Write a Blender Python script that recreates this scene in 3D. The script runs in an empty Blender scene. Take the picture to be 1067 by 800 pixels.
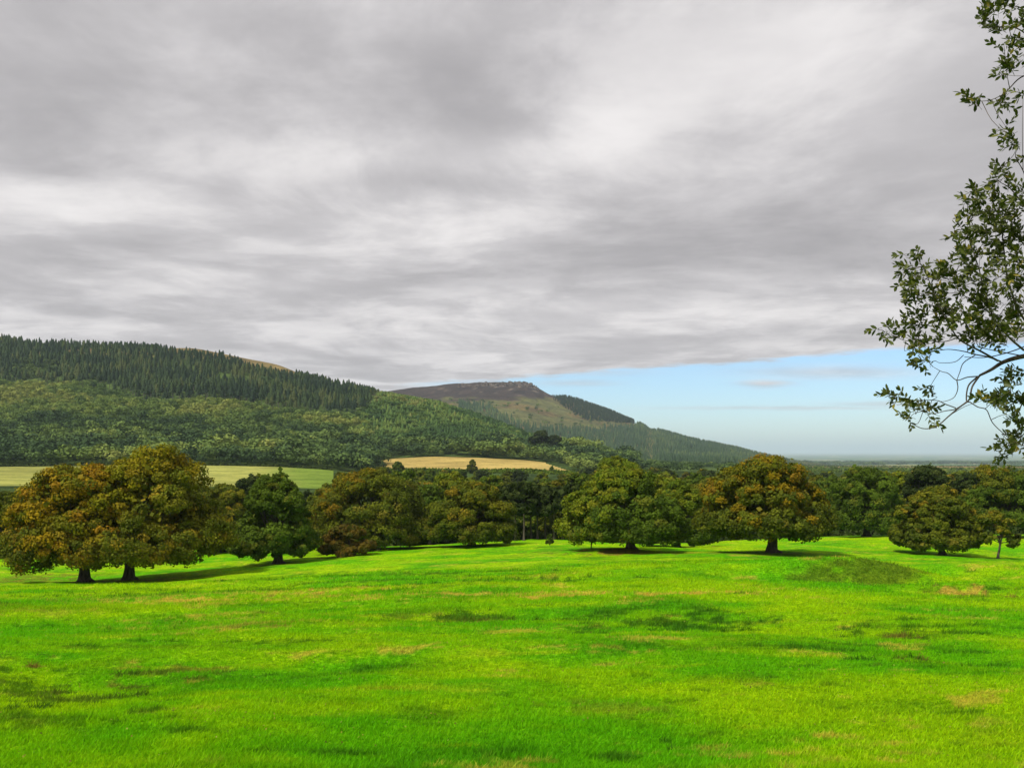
import bpy, math, random
import numpy as np
from mathutils import Vector

sc = bpy.context.scene
C = sc.collection
F = 900.0            # focal length in pixels of the 1067 px wide photograph
CZ = 130.0           # camera height above the coastal plain's datum
HOR = 470.0          # row of the horizon
UC = 533.5

# ------------------------------------------------------------------ camera
cam_d = bpy.data.cameras.new("camera")
cam_d.sensor_width = 36.0
cam_d.lens = 36.0 * F / 1067.0
cam_d.shift_y = (HOR - 400.0) / 1067.0
cam_d.clip_start = 0.1
cam_d.clip_end = 120000.0
cam = bpy.data.objects.new("camera", cam_d)
C.objects.link(cam)
cam.location = (0, 0, CZ)
cam.rotation_euler = (math.radians(90), 0, 0)
sc.camera = cam

# ------------------------------------------------------------------ view
sc.view_settings.view_transform = 'Standard'
sc.view_settings.look = 'None'
sc.view_settings.exposure = 0.0
sc.view_settings.gamma = 1.0
sc.view_settings.use_curve_mapping = False
sc.cycles.max_bounces = 6
sc.cycles.diffuse_bounces = 3
sc.cycles.transmission_bounces = 3
sc.cycles.volume_bounces = 1
sc.cycles.use_denoising = True

# ------------------------------------------------------------------ sun
SUN_EL = math.radians(55)
SUN_AZ = math.atan2(-0.72, -0.62)          # from +Y towards +X: behind the camera's left shoulder
to_sun = Vector((math.sin(SUN_AZ) * math.cos(SUN_EL), math.cos(SUN_AZ) * math.cos(SUN_EL), math.sin(SUN_EL)))
sun_d = bpy.data.lights.new("sun", 'SUN')
sun_d.energy = 4.6
sun_d.angle = math.radians(6)
sun_d.color = (1.0, 0.94, 0.84)
sun = bpy.data.objects.new("sun", sun_d)
C.objects.link(sun)
sun.rotation_euler = to_sun.to_track_quat('Z', 'Y').to_euler()

# ------------------------------------------------------------------ node helper
class NT:
    def __init__(s, tree):
        s.t = tree; s.n = tree.nodes; s.l = tree.links
    def node(s, typ, **kw):
        n = s.n.new(typ)
        ins = kw.pop('ins', {})
        for k, v in kw.items():
            setattr(n, k, v)
        for k, v in ins.items():
            s.put(n.inputs[k], v)
        return n
    def put(s, sock, v):
        if hasattr(v, 'is_output') or isinstance(v, bpy.types.NodeSocket):
            s.l.new(v, sock)
        else:
            sock.default_value = v
    def math(s, op, a, b=None, c=None, clamp=False):
        n = s.n.new('ShaderNodeMath'); n.operation = op; n.use_clamp = clamp
        s.put(n.inputs[0], a)
        if b is not None: s.put(n.inputs[1], b)
        if c is not None: s.put(n.inputs[2], c)
        return n.outputs[0]
    def mix(s, fac, a, b, blend='MIX'):
        n = s.n.new('ShaderNodeMix'); n.data_type = 'RGBA'; n.blend_type = blend
        s.put(n.inputs[0], fac); s.put(n.inputs[6], a); s.put(n.inputs[7], b)
        return n.outputs[2]
    def noise(s, vec, scale, detail=3.0, rough=0.55, dist=0.0):
        n = s.n.new('ShaderNodeTexNoise')
        if vec is not None: s.l.new(vec, n.inputs['Vector'])
        n.inputs['Scale'].default_value = scale; n.inputs['Detail'].default_value = detail
        n.inputs['Roughness'].default_value = rough; n.inputs['Distortion'].default_value = dist
        return n.outputs[0]
    def ramp(s, v, a, b, lo=0.0, hi=1.0, smooth=True):
        n = s.n.new('ShaderNodeMapRange'); n.interpolation_type = 'SMOOTHSTEP' if smooth else 'LINEAR'
        s.put(n.inputs[0], v)
        n.inputs[1].default_value = a; n.inputs[2].default_value = b
        n.inputs[3].default_value = lo; n.inputs[4].default_value = hi
        return n.outputs[0]

def c4(*c): return (c[0], c[1], c[2], 1.0)

# ------------------------------------------------------------------ sky (world)
world = bpy.data.worlds.new("World")
sc.world = world
world.use_nodes = True
W = NT(world.node_tree)
W.n.clear()
out = W.node('ShaderNodeOutputWorld')
bg = W.node('ShaderNodeBackground', ins={'Strength': 0.1})
W.l.new(bg.outputs[0], out.inputs[0])
sky = W.node('ShaderNodeTexSky')
sky.sky_type = 'NISHITA'
sky.sun_disc = False
sky.sun_elevation = SUN_EL
sky.sun_rotation = SUN_AZ % (2 * math.pi)
sky.altitude = 100
sky.air_density = 1.0; sky.dust_density = 0.6; sky.ozone_density = 1.5
tc = W.node('ShaderNodeTexCoord')
sep = W.node('ShaderNodeSeparateXYZ', ins={0: tc.outputs['Generated']})
dx, dy, dz = sep.outputs
zc = W.math('MAXIMUM', dz, 0.0)
den = W.math('ADD', zc, 0.055)
px = W.math('DIVIDE', dx, den)
py = W.math('DIVIDE', dy, den)
cv = W.node('ShaderNodeCombineXYZ', ins={0: px, 1: py, 2: 0.0}).outputs[0]
# distorted cloud-deck coordinates
warp = W.node('ShaderNodeTexNoise', ins={'Vector': cv, 'Scale': 0.35, 'Detail': 3.0})
wv = W.node('ShaderNodeVectorMath', operation='MULTIPLY_ADD', ins={0: warp.outputs['Color'], 1: (1.6, 1.6, 0.0), 2: cv}).outputs[0]
n_big = W.noise(wv, 0.42, 3.0, 0.5)
n_mid = W.noise(wv, 1.15, 6.0, 0.62)
n_fin = W.noise(cv, 2.6, 5.0, 0.6)
# azimuth / elevation slopes for the deck's own large light and dark masses
ady = W.math('MAXIMUM', W.math('ABSOLUTE', dy), 0.05)
sa = W.math('DIVIDE', dx, ady)
se = W.math('DIVIDE', dz, ady)
wn = W.node('ShaderNodeTexNoise', ins={'Vector': cv, 'Scale': 0.9, 'Detail': 4.0})
wsep = W.node('ShaderNodeSeparateColor', ins={0: wn.outputs['Color']})
sa2 = W.math('ADD', sa, W.math('MULTIPLY_ADD', wsep.outputs[0], 0.22, -0.11))
se2 = W.math('ADD', se, W.math('MULTIPLY_ADD', wsep.outputs[1], 0.07, -0.035))
MASS = [  # u, v, ru, rv, amount   (photo px; dark < 0)
    (90, 120, 110, 70, -0.6), (270, 50, 90, 75, -0.5), (480, 105, 110, 55, -0.6), (560, 60, 160, 60, -0.25),
    (60, 215, 150, 26, 0.9), (200, 75, 60, 40, 0.25), (380, 165, 140, 30, 0.35), (120, 255, 160, 22, -0.35),
    (620, 135, 55, 50, 0.7), (540, 165, 60, 25, 0.65), (480, 235, 110, 24, 0.85), (420, 200, 90, 16, -0.45),
    (760, 240, 230, 34, -0.8), (900, 265, 120, 30, -0.65), (660, 285, 140, 20, -0.45), (480, 290, 120, 16, -0.4),
    (880, 60, 90, 90, 0.45), (760, 100, 120, 45, 0.25), (950, 140, 90, 24, 0.25), (250, 290, 120, 12, 0.35), (150, 320, 160, 14, -0.2),
    (760, 325, 200, 15, 0.5), (560, 335, 120, 10, 0.4), (330, 345, 200, 18, 0.15), (850, 350, 160, 9, -0.2), (930, 290, 60, 14, 0.5),
]
mass = None
for (u, v, ru, rv, am) in MASS:
    a0 = (u - UC) / F; e0 = (HOR - v) / F
    qa = W.math('MULTIPLY', W.math('SUBTRACT', sa2, a0), F / ru)
    qe = W.math('MULTIPLY', W.math('SUBTRACT', se2, e0), F / rv)
    r2 = W.math('ADD', W.math('MULTIPLY', qa, qa), W.math('MULTIPLY', qe, qe))
    g = W.math('MULTIPLY', W.math('EXPONENT', W.math('MULTIPLY', r2, -1.0)), am)
    mass = g if mass is None else W.math('ADD', mass, g)
puff = W.ramp(n_mid, 0.36, 0.64, -0.5, 0.5)
dens = W.math('ADD', W.math('MULTIPLY', W.math('SUBTRACT', n_big, 0.5), 0.9), W.math('MULTIPLY', puff, 0.50))
bv = W.node('ShaderNodeVectorMath', operation='MULTIPLY', ins={0: cv, 1: (0.42, 1.25, 1.0)}).outputs[0]
bv = W.node('ShaderNodeVectorMath', operation='MULTIPLY_ADD', ins={0: warp.outputs['Color'], 1: (0.8, 0.8, 0.0), 2: bv}).outputs[0]
n_band = W.ramp(W.noise(bv, 1.1, 4.0, 0.5), 0.36, 0.64, -0.5, 0.5)
dens = W.math('ADD', dens, W.math('MULTIPLY', n_band, 0.08))
dens = W.math('ADD', dens, W.math('MULTIPLY', W.math('SUBTRACT', n_fin, 0.5), 0.45))
dens = W.math('ADD', dens, W.math('MULTIPLY', W.math('SUBTRACT', W.noise(wv, 3.4, 6.0, 0.65), 0.5), 0.35))
lum = W.math('MULTIPLY_ADD', dens, 0.80, W.math('MULTIPLY_ADD', mass, 0.48, 0.44))
lum = W.math('MULTIPLY_ADD', W.math('TANH', W.math('MULTIPLY', W.math('SUBTRACT', lum, 0.5), 1.75)), 0.5, 0.5)
cr = W.node('ShaderNodeValToRGB', ins={0: lum})
el = cr.color_ramp.elements
el[0].position = 0.0; el[0].color = c4(3.6, 3.45, 3.6)
el[1].position = 1.0; el[1].color = c4(10.2, 9.85, 9.75)
e = el.new(0.45); e.color = c4(6.2, 5.98, 6.1)
# clear air under the cloud deck's far edge, to the right
sk = W.mix(1.0, sky.outputs[0], c4(1.12, 1.36, 1.62), 'MULTIPLY')
edge = W.math('MULTIPLY_ADD', sa, 0.075, 0.083)                 # the edge climbs to the right
edge = W.math('ADD', edge, W.math('MULTIPLY_ADD', n_mid, 0.022, -0.011))
edge = W.math('ADD', edge, W.math('MULTIPLY_ADD', n_fin, 0.010, -0.005))
cover = W.ramp(W.math('SUBTRACT', se, edge), -0.0035, 0.0045)
left = W.ramp(W.math('ADD', sa, W.math('MULTIPLY_ADD', n_mid, 0.1, -0.05)), -0.16, 0.01, 1.0, 0.0)
cover = W.math('MAXIMUM', cover, left)
cover = W.math('MAXIMUM', cover, W.ramp(dy, 0.0, -0.3, 0.0, 0.9))
# thin wisps in the clear strip
def wisp(u, v, ru, rv, am):
    qa = W.math('MULTIPLY', W.math('SUBTRACT', sa, (u - UC) / F), F / ru)
    qe = W.math('MULTIPLY', W.math('SUBTRACT', W.math('MULTIPLY_ADD', n_fin, 0.006, W.math('SUBTRACT', se, 0.003)), (HOR - v) / F), F / rv)
    r2 = W.math('ADD', W.math('MULTIPLY', qa, qa), W.math('MULTIPLY', qe, qe))
    return W.math('MULTIPLY', W.math('EXPONENT', W.math('MULTIPLY', r2, -1.0)), am)
for wsp in [(798, 399, 26, 4.5, 0.85), (870, 388, 90, 7, 0.6), (600, 399, 40, 3.5, 0.4), (830, 425, 130, 2.2, 0.45), (930, 421, 60, 3, 0.5), (620, 388, 60, 4, 0.3)]:
    cover = W.math('MAXIMUM', cover, wisp(*wsp))
final = W.mix(cover, sk, cr.outputs[0])
W.l.new(final, bg.inputs[0])

# ------------------------------------------------------------------ numeric helpers
rng = np.random.default_rng(11)
LAT = np.random.default_rng(5).random((256, 256))
def vnoise(x, y):
    xi = np.floor(x).astype(int); yi = np.floor(y).astype(int)
    fx = x - xi; fy = y - yi
    fx = fx * fx * (3 - 2 * fx); fy = fy * fy * (3 - 2 * fy)
    a = LAT[xi & 255, yi & 255]; b = LAT[(xi + 1) & 255, yi & 255]
    c = LAT[xi & 255, (yi + 1) & 255]; d = LAT[(xi + 1) & 255, (yi + 1) & 255]
    return (a * (1 - fx) + b * fx) * (1 - fy) + (c * (1 - fx) + d * fx) * fy - 0.5
def fbm(x, y, o=4):
    s = 0; amp = 1.0
    for k in range(o):
        s = s + amp * vnoise(x * 2 ** k + 17.3 * k, y * 2 ** k + 9.1 * k); amp *= 0.5
    return s
def sstep(a, b, x):
    t = np.clip((x - a) / (b - a), 0, 1); return t * t * (3 - 2 * t)

# ------------------------------------------------------------------ terrain height table: for each distance, the row at which the ground is seen
COLS = [-700, -300, 0, 100, 200, 290, 340, 400, 450, 500, 545, 556, 572, 600, 640, 672, 720, 790, 860, 950, 1067, 1400, 1800]
ROWS = [
 (14,   [800]*23),
 (20,   [729,729,729,729,729,728,728,728,728,728,728,728,728,728,728,728,728,728,728,728,728,728,728]),
 (30,   [676,676,675,674,673,671,670,669,668,667,667,667,667,666,666,666,666,666,668,670,671,671,671]),
 (45,   [638,638,637,636,634,631,629,627,625,624,623,623,622,622,621,621,620,620,622,625,627,628,628]),
 (60,   [621,621,620,619,617,613,611,608,606,604,603,602,602,601,600,599,599,599,602,605,608,610,610]),
 (85,   [609,609,608,606,603,597,594,590,587,585,584,583,582,581,580,579,579,580,583,587,590,590,590]),
 (100,  [602,602,600,598,594,587,584,581,578,576,575,574,573,573,573,574,574,574,574,577,581,582,582]),
 (120,  [588,588,586,584,582,578,576,573,571,568,567,566,565,565,566,568,569,567,564,563,563,565,565]),
 (140,  [575,575,573,573,572,570,568,569,568,565,563,562,562,563,566,567,566,562,559,558,557,559,559]),
 (165,  [572]*5+[570,568,569,568,565,564,563,563,564,567,568,567,563,560,558,558,560,560]),
 (250,  [549]*23),
 (340,  [514,514,514,514,515,516,518,525]+[530]*15),
 (400,  [500,500,500,499,500,501,502,508]+[516]*15),
 (480,  [487,487,486,485,484,486,489,497,502,503,503,503,503,503,503,503,503,503,503,504,505,505,505]),
 (560,  [478,478,478,477,477,478,482,490,491,491,491,491,492,493,494,494,494,495,495,496,497,497,497]),
 (640,  [463,463,464,464,465,468,471,480,477,478,480,481,483,487,489,490,491,492,493,493,494,494,494]),
 (800,  [424,424,426,428,430,435,440,443,446,452,461,462,465,471,479,484,488,489,489,490,490,490,490]),
 (1000, [382,382,386,388,392,402,411,413,420,434,452,456,461,468,478,483,486,487,488,489,489,489,489]),
 (1200, [354,354,357,360,361,379,400,411,419,438,455,458,462,469,478,483,485,486,487,488,488,488,488]),
 (1420, [372,372,374,376,378,392,408,420,432,445,458,461,464,470,478,482,484,485,487,487,487,487,487]),
 (1700, [450]*6+[450,450,450,454,463,464,466,471,476,478,480,483,486,487,487,487,487]),
 (2200, [430]*6+[430,428,426,425,429,431,436,444,452,456,466,477,485,487,487,487,487]),
 (2620, [425]*6+[422,416,411,408,407,410,414,421,433,446,460,474,485,487,487,487,487]),
 (2800, [415]*6+[412,405,398.5,395,394.5,396.5,410,416,431,446,460,473.5,485,487,487,487,487]),
 (3200, [435]*6+[432,425,418,415,414,416,424,430,440,452,465,476,486,487,487,487,487]),
 (4200, [484.5]*23),
 (8000, [481]*23),
 (20000,[474.8]*23),
 (60000,[471.5]*23),
]
UG = np.arange(-700, 1801, 4.0)
LG = np.arange(math.log(14), math.log(60000) + 0.012, 0.012)
tab = np.array([np.interp(UG, COLS, r[1]) for r in ROWS])
ld = np.log(np.array([r[0] for r in ROWS]))
E = np.empty((len(LG), len(UG)))
for j in range(len(UG)):
    E[:, j] = np.interp(LG, ld, tab[:, j])
def blur(A, s, ax):
    k = int(3 * s) + 1; w = np.exp(-0.5 * (np.arange(-k, k + 1) / s) ** 2); w /= w.sum()
    pad = [(0, 0), (0, 0)]; pad[ax] = (k, k)
    B = np.pad(A, pad, mode='edge'); o = np.zeros_like(A)
    for i, wi in enumerate(w):
        sl = [slice(None), slice(None)]; sl[ax] = slice(i, i + A.shape[ax]); o += wi * B[tuple(sl)]
    return o
E = blur(blur(E, 1.3, 1), 2.2, 0)

BUMPS = [  # u, D, half width m, half depth m, height m : hollows and swells of the meadow
    (905, 60, 8.0, 4.2, -1.4), (885, 66, 8, 3.0, 1.3), (850, 58, 3.5, 5, 0.45), (960, 70, 5, 4, -0.7), (1010, 51, 3.6, 1.3, -0.8), (1020, 54.5, 5, 2.0, 0.6), (1060, 66, 6, 4, -0.8), (1040, 76, 9, 4, 0.7), (760, 72, 9, 4, 0.4), (560, 58, 9, 3, -0.35), (330, 62, 9, 3, -0.3), (120, 40, 6, 3, -0.3), (800, 34, 6, 2.5, -0.25), (560, 25, 3, 1.6, -0.16), (330, 27, 4, 1.6, -0.2),
    (660, 97, 6, 3, 0.25), (690, 36, 4, 2, -0.18), (320, 52, 6, 2.5, -0.25), (60, 24, 3, 3, -0.25), (955, 27, 2, 1.1, -0.15),
    (60, 92, 10, 5, -0.3), (200, 70, 14, 3, 0.25), (480, 78, 12, 2.0, -0.2), (500, 38, 4, 1.5, -0.12),
]
def H(x, y):
    x = np.asarray(x, float); y = np.asarray(y, float)
    yy = np.maximum(y, 14.0)
    u = np.clip(UC + F * x / yy, -699, 1799)
    fu = (u - UG[0]) / 4.0; fl = np.clip((np.log(yy) - LG[0]) / 0.012, 0, len(LG) - 1.001)
    i = fl.astype(int); j = np.clip(fu.astype(int), 0, len(UG) - 2); a = fl - i; b = fu - j
    v = (E[i, j] * (1 - b) + E[i, j + 1] * b) * (1 - a) + (E[i + 1, j] * (1 - b) + E[i + 1, j + 1] * b) * a
    z = (HOR - v) / F * yy
    z = np.where(y < 14, -1.7 + (z + 1.7) * sstep(-1, 14, y) ** 0.8, z)
    near = 1 - sstep(150, 300, y)
    z = z + near * (0.34 * fbm(x / 9, y / 6, 3) + 0.075 * fbm(x / 1.5 + 40, y / 1.2, 3)) * sstep(8, 20, y)
    far = sstep(500, 1200, y) * (1 - sstep(3500, 6000, y))
    z = z + far * (5.0 * fbm(x / 160, y / 160, 5) + 2.0 * fbm(x / 30 + 9, y / 60, 3) * sstep(2300, 2600, y))
    for (bu, bd, bw, bl, bh) in BUMPS:
        bx = (bu - UC) / F * bd
        z = z + bh * np.exp(-((x - bx) / bw) ** 2 - ((y - bd) / bl) ** 2)
    return z + CZ
def UV(x, y, z): return UC + F * x / y, HOR - F * (z - CZ) / y

# ------------------------------------------------------------------ mesh helpers
def mesh_np(name, V, Fc, mat, col=None, smooth=False):
    V = np.ascontiguousarray(V, dtype=np.float32)
    me = bpy.data.meshes.new(name)
    groups = Fc if isinstance(Fc, list) else [Fc]
    groups = [g for g in groups if len(g)]
    tot = sum(g.size for g in groups); nf = sum(len(g) for g in groups)
    me.vertices.add(len(V)); me.vertices.foreach_set('co', V.ravel())
    me.loops.add(tot); me.polygons.add(nf)
    me.loops.foreach_set('vertex_index', np.concatenate([g.ravel() for g in groups]).astype(np.int32))
    sizes = np.concatenate([np.full(len(g), g.shape[1]) for g in groups])
    me.polygons.foreach_set('loop_start', np.concatenate([[0], np.cumsum(sizes)[:-1]]).astype(np.int32))
    if smooth: me.polygons.foreach_set('use_smooth', np.ones(nf, bool))
    me.update(calc_edges=True)
    if col is not None:
        at = me.color_attributes.new('Col', 'FLOAT_COLOR', 'POINT')
        cc = np.ones((len(V), 4), np.float32); cc[:, :3] = col
        at.data.foreach_set('color', cc.ravel())
    me.materials.append(mat)
    return me
def link(name, me, parent=None):
    o = bpy.data.objects.new(name, me); C.objects.link(o)
    if parent is not None: o.parent = parent
    return o
def tag(o, label=None, cat=None, group=None, kind=None):
    if label: o['label'] = label
    if cat: o['category'] = cat
    if group: o['group'] = group
    if kind: o['kind'] = kind
    return o
def empty(name, loc):
    o = bpy.data.objects.new(name, None); o.location = loc; o.empty_display_size = 0.5; C.objects.link(o); return o
def copy_tree(src, loc, rz, s):
    r = src.copy(); C.objects.link(r); r.location = loc; r.rotation_euler = (0, 0, rz); r.scale = s
    for ch in list(src.children):
        c = ch.copy(); C.objects.link(c); c.parent = r
    return r

# ------------------------------------------------------------------ materials
def new_mat(name):
    m = bpy.data.materials.new(name); m.use_nodes = True
    t = NT(m.node_tree); t.n.clear()
    o = t.node('ShaderNodeOutputMaterial')
    return m, t, o
def leaf_material(name, trans=0.25, gloss=0.25, rough=0.55):
    m, t, o = new_mat(name)
    a = t.node('ShaderNodeAttribute', attribute_name='Col')
    p = t.node('ShaderNodeBsdfPrincipled', ins={'Base Color': a.outputs['Color'], 'Roughness': rough, 'Specular IOR Level': gloss})
    tr = t.node('ShaderNodeBsdfTranslucent', ins={'Color': a.outputs['Color']})
    mx = t.node('ShaderNodeMixShader', ins={0: trans, 1: p.outputs[0], 2: tr.outputs[0]})
    t.l.new(mx.outputs[0], o.inputs[0])
    return m
M_LEAF = leaf_material('foliage', 0.28, 0.06, 0.7)
M_HOLLY = leaf_material('evergreen_leaves', 0.2, 0.25, 0.5)
M_FAR = leaf_material('far_foliage', 0.12, 0.05, 0.8)
M_GRASS = leaf_material('grass_blades', 0.5, 0.05, 0.7)
def bark_material():
    m, t, o = new_mat('bark')
    g = t.node('ShaderNodeNewGeometry')
    mp = t.node('ShaderNodeMapping', ins={0: g.outputs['Position'], 3: (6.0, 6.0, 1.3)})
    n = t.noise(mp.outputs[0], 1.0, 5, 0.65)
    cr_ = t.mix(t.ramp(n, 0.3, 0.7), c4(0.035, 0.028, 0.02), c4(0.13, 0.11, 0.085))
    bmp = t.node('ShaderNodeBump', ins={'Strength': 0.8, 'Distance': 0.06, 'Height': n})
    p = t.node('ShaderNodeBsdfPrincipled', ins={'Base Color': cr_, 'Roughness': 0.9, 'Normal': bmp.outputs[0], 'Specular IOR Level': 0.1})
    t.l.new(p.outputs[0], o.inputs[0]); return m
M_BARK = bark_material()

def ground_material(name, kind):
    m, t, o = new_mat(name)
    a = t.node('ShaderNodeAttribute', attribute_name='Col').outputs['Color']
    g = t.node('ShaderNodeNewGeometry').outputs['Position']
    if kind == 'meadow':
        n1 = t.noise(g, 1.1, 5, 0.6); n2 = t.noise(g, 5.0, 6, 0.7); n3 = t.noise(g, 22.0, 4, 0.7)
        c = t.mix(1.0, a, t.mix(t.ramp(n1, 0.3, 0.7), c4(0.78, 0.84, 0.7), c4(1.25, 1.12, 1.1)), 'MULTIPLY')
        c = t.mix(1.0, c, t.mix(t.ramp(n2, 0.32, 0.68), c4(0.42, 0.52, 0.4), c4(1.5, 1.35, 1.4)), 'MULTIPLY')
        c = t.mix(1.0, c, t.mix(t.ramp(n3, 0.3, 0.7), c4(0.5, 0.6, 0.5), c4(1.45, 1.35, 1.4)), 'MULTIPLY')
        h = t.math('ADD', t.math('MULTIPLY', n2, 0.16), t.math('MULTIPLY', n3, 0.05))
        b = t.node('ShaderNodeBump', ins={'Strength': 1.0, 'Distance': 1.0, 'Height': h}).outputs[0]
    elif kind == 'field':
        mp = t.node('ShaderNodeMapping', ins={0: g, 3: (0.05, 0.25, 0.1)}).outputs[0]
        n1 = t.noise(mp, 1.0, 5, 0.6); n2 = t.noise(g, 0.5, 5, 0.7)
        c = t.mix(1.0, a, t.mix(t.ramp(n1, 0.3, 0.7), c4(0.62, 0.66, 0.6), c4(1.25, 1.22, 1.15)), 'MULTIPLY')
        c = t.mix(1.0, c, t.mix(t.ramp(n2, 0.3, 0.7), c4(0.8, 0.84, 0.8), c4(1.15, 1.12, 1.1)), 'MULTIPLY')
        b = t.node('ShaderNodeBump', ins={'Strength': 0.6, 'Distance': 0.6, 'Height': n2}).outputs[0]
    elif kind == 'hill':
        n1 = t.noise(g, 0.02, 6, 0.65); n2 = t.noise(g, 0.12, 5, 0.7)
        c = t.mix(1.0, a, t.mix(t.ramp(n1, 0.3, 0.7), c4(0.68, 0.7, 0.75), c4(1.3, 1.28, 1.2)), 'MULTIPLY')
        c = t.mix(1.0, c, t.mix(t.ramp(n2, 0.3, 0.7), c4(0.65, 0.68, 0.7), c4(1.35, 1.3, 1.25)), 'MULTIPLY')
        b = t.node('ShaderNodeBump', ins={'Strength': 0.8, 'Distance': 6.0, 'Height': t.math('ADD', n2, t.math('MULTIPLY', n1, 3.0))}).outputs[0]
    else:
        mp = t.node('ShaderNodeMapping', ins={0: g, 3: (1 / 420., 1 / 420., 0.0)}).outputs[0]
        vo = t.node('ShaderNodeTexVoronoi', ins={'Vector': mp, 'Scale': 1.0})
        sp = t.node('ShaderNodeSeparateColor', ins={0: vo.outputs['Color']})
        rp = t.node('ShaderNodeValToRGB', ins={0: sp.outputs[0]})
        rp.color_ramp.interpolation = 'CONSTANT'
        es = rp.color_ramp.elements
        es[0].color = c4(0.03, 0.07, 0.02); es[1].position = 0.25; es[1].color = c4(0.07, 0.14, 0.03)
        for p_, cc in ((0.5, (0.30, 0.26, 0.12)), (0.65, (0.05, 0.10, 0.03)), (0.85, (0.12, 0.16, 0.06))):
            ee = es.new(p_); ee.color = c4(*cc)
        n1 = t.noise(g, 0.0016, 5, 0.7)
        c = t.mix(t.ramp(n1, 0.52, 0.6), rp.outputs[0], c4(0.02, 0.045, 0.02))
        b = None
    p = t.node('ShaderNodeBsdfPrincipled', ins={'Base Color': c, 'Roughness': 0.95, 'Specular IOR Level': 0.02})
    if b is not None: t.l.new(b, p.inputs['Normal'])
    t.l.new(p.outputs[0], o.inputs[0]); return m

# ------------------------------------------------------------------ meadow colouring (sward, thatch, scars and darker patches)
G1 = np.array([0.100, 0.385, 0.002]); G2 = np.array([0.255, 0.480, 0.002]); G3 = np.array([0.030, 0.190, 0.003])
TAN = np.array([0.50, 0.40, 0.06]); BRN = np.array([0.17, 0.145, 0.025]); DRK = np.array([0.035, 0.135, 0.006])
PATCH = [  # u, D, ru px, rd m, kind, strength
    (190, 52, 55, 0.9, 'T', .8), (215, 48, 30, 0.6, 'T', .6), (130, 56, 90, 1.0, 'T', .3), (330, 60, 150, 1.6, 'D', .8), (390, 53, 60, 0.7, 'D', .6),
    (400, 56, 60, 0.7, 'T', .6), (260, 55, 120, 0.5, 'T', .5), (450, 49, 140, 0.35, 'T', .7), (600, 47, 130, 0.4, 'T', .8), (700, 46.5, 50, 0.5, 'T', .9),
    (765, 47, 30, 0.3, 'T', .6), (500, 38, 32, 0.6, 'B', .8), (490, 39, 55, 1.0, 'D', .7), (430, 40, 40, 1, 'D', .5), (680, 37, 60, 1.0, 'D', .75), (720, 36, 45, 0.8, 'D', .7),
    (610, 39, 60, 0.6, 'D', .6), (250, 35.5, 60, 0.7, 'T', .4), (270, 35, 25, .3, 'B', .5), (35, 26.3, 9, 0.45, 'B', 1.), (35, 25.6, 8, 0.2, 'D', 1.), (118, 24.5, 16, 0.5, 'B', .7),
    (195, 26.0, 30, .5, 'B', .6), (300, 25.5, 90, .5, 'D', .4), (20, 23, 65, 1.7, 'D', .7), (70, 21, 45, 1.0, 'B', .45), (60, 20.5, 60, 1.0, 'D', .6), (30, 18, 80, .6, 'D', .5),  # includes the broad darker green and brown patches at lower left
    (175, 34, 30, .4, 'T', .5), (180, 30, 90, .3, 'D', .4), (912, 64.0, 44, 2.0, 'S', .9), (858, 62.0, 34, 2.6, 'S', .85), (880, 60.5, 30, 1.6, 'S', .7), (950, 66, 40, 1.2, 'S', .5), (870, 67, 8, .4, 'T', .8),  # S: smoother, darker olive-brown patches across the hollow
    (1000, 51.5, 26, .9, 'B', 1.), (1005, 52.5, 20, .4, 'T', .7), (1040, 50, 40, .9, 'B', .35), (925, 33.5, 28, .8, 'D', .8), (930, 33.2, 16, .6, 'B', .7), (960, 26.3, 35, .5, 'D', 1.),
    (960, 26.4, 28, .35, 'B', .8), (905, 26.0, 14, .3, 'D', .9), (860, 28, 30, .4, 'D', .35), (1050, 26, 25, .4, 'D', .6), (940, 29, 25, .3, 'T', .5), (640, 19.5, 40, .5, 'B', .3), (690, 16.4, 12, .25, 'D', .9),
    (505, 16.6, 5, .15, 'D', 1.), (450, 19.0, 30, .4, 'D', .4), (700, 29, 60, .4, 'D', .3), (790, 23, 60, .4, 'D', .3), (1010, 20.3, 30, .3, 'T', .5), (470, 70, 120, .5, 'D', .7), (520, 66, 90, .4, 'D', .5),
    (380, 66, 100, .5, 'D', .5), (560, 63, 50, .5, 'T', .35), (20, 89, 60, 3, 'B', .35), (100, 88, 70, 1.6, 'B', .6), (40, 96, 40, 3, 'B', .6), (140, 87.5, 60, .8, 'T', .3),
    (655, 94, 36, 1.6, 'T', .8), (640, 96, 45, 3.5, 'B', .8), (805, 92, 35, 1.6, 'B', .5), (983, 99, 30, 1.8, 'B', .5), (1045, 66, 22, .3, 'T', .6), (40, 44, 40, .8, 'T', .25), (290, 100, 30, 2, 'D', .5),
    (850, 45, 20, .3, 'T', .4), (1020, 38, 40, .4, 'T', .4),
]
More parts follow.
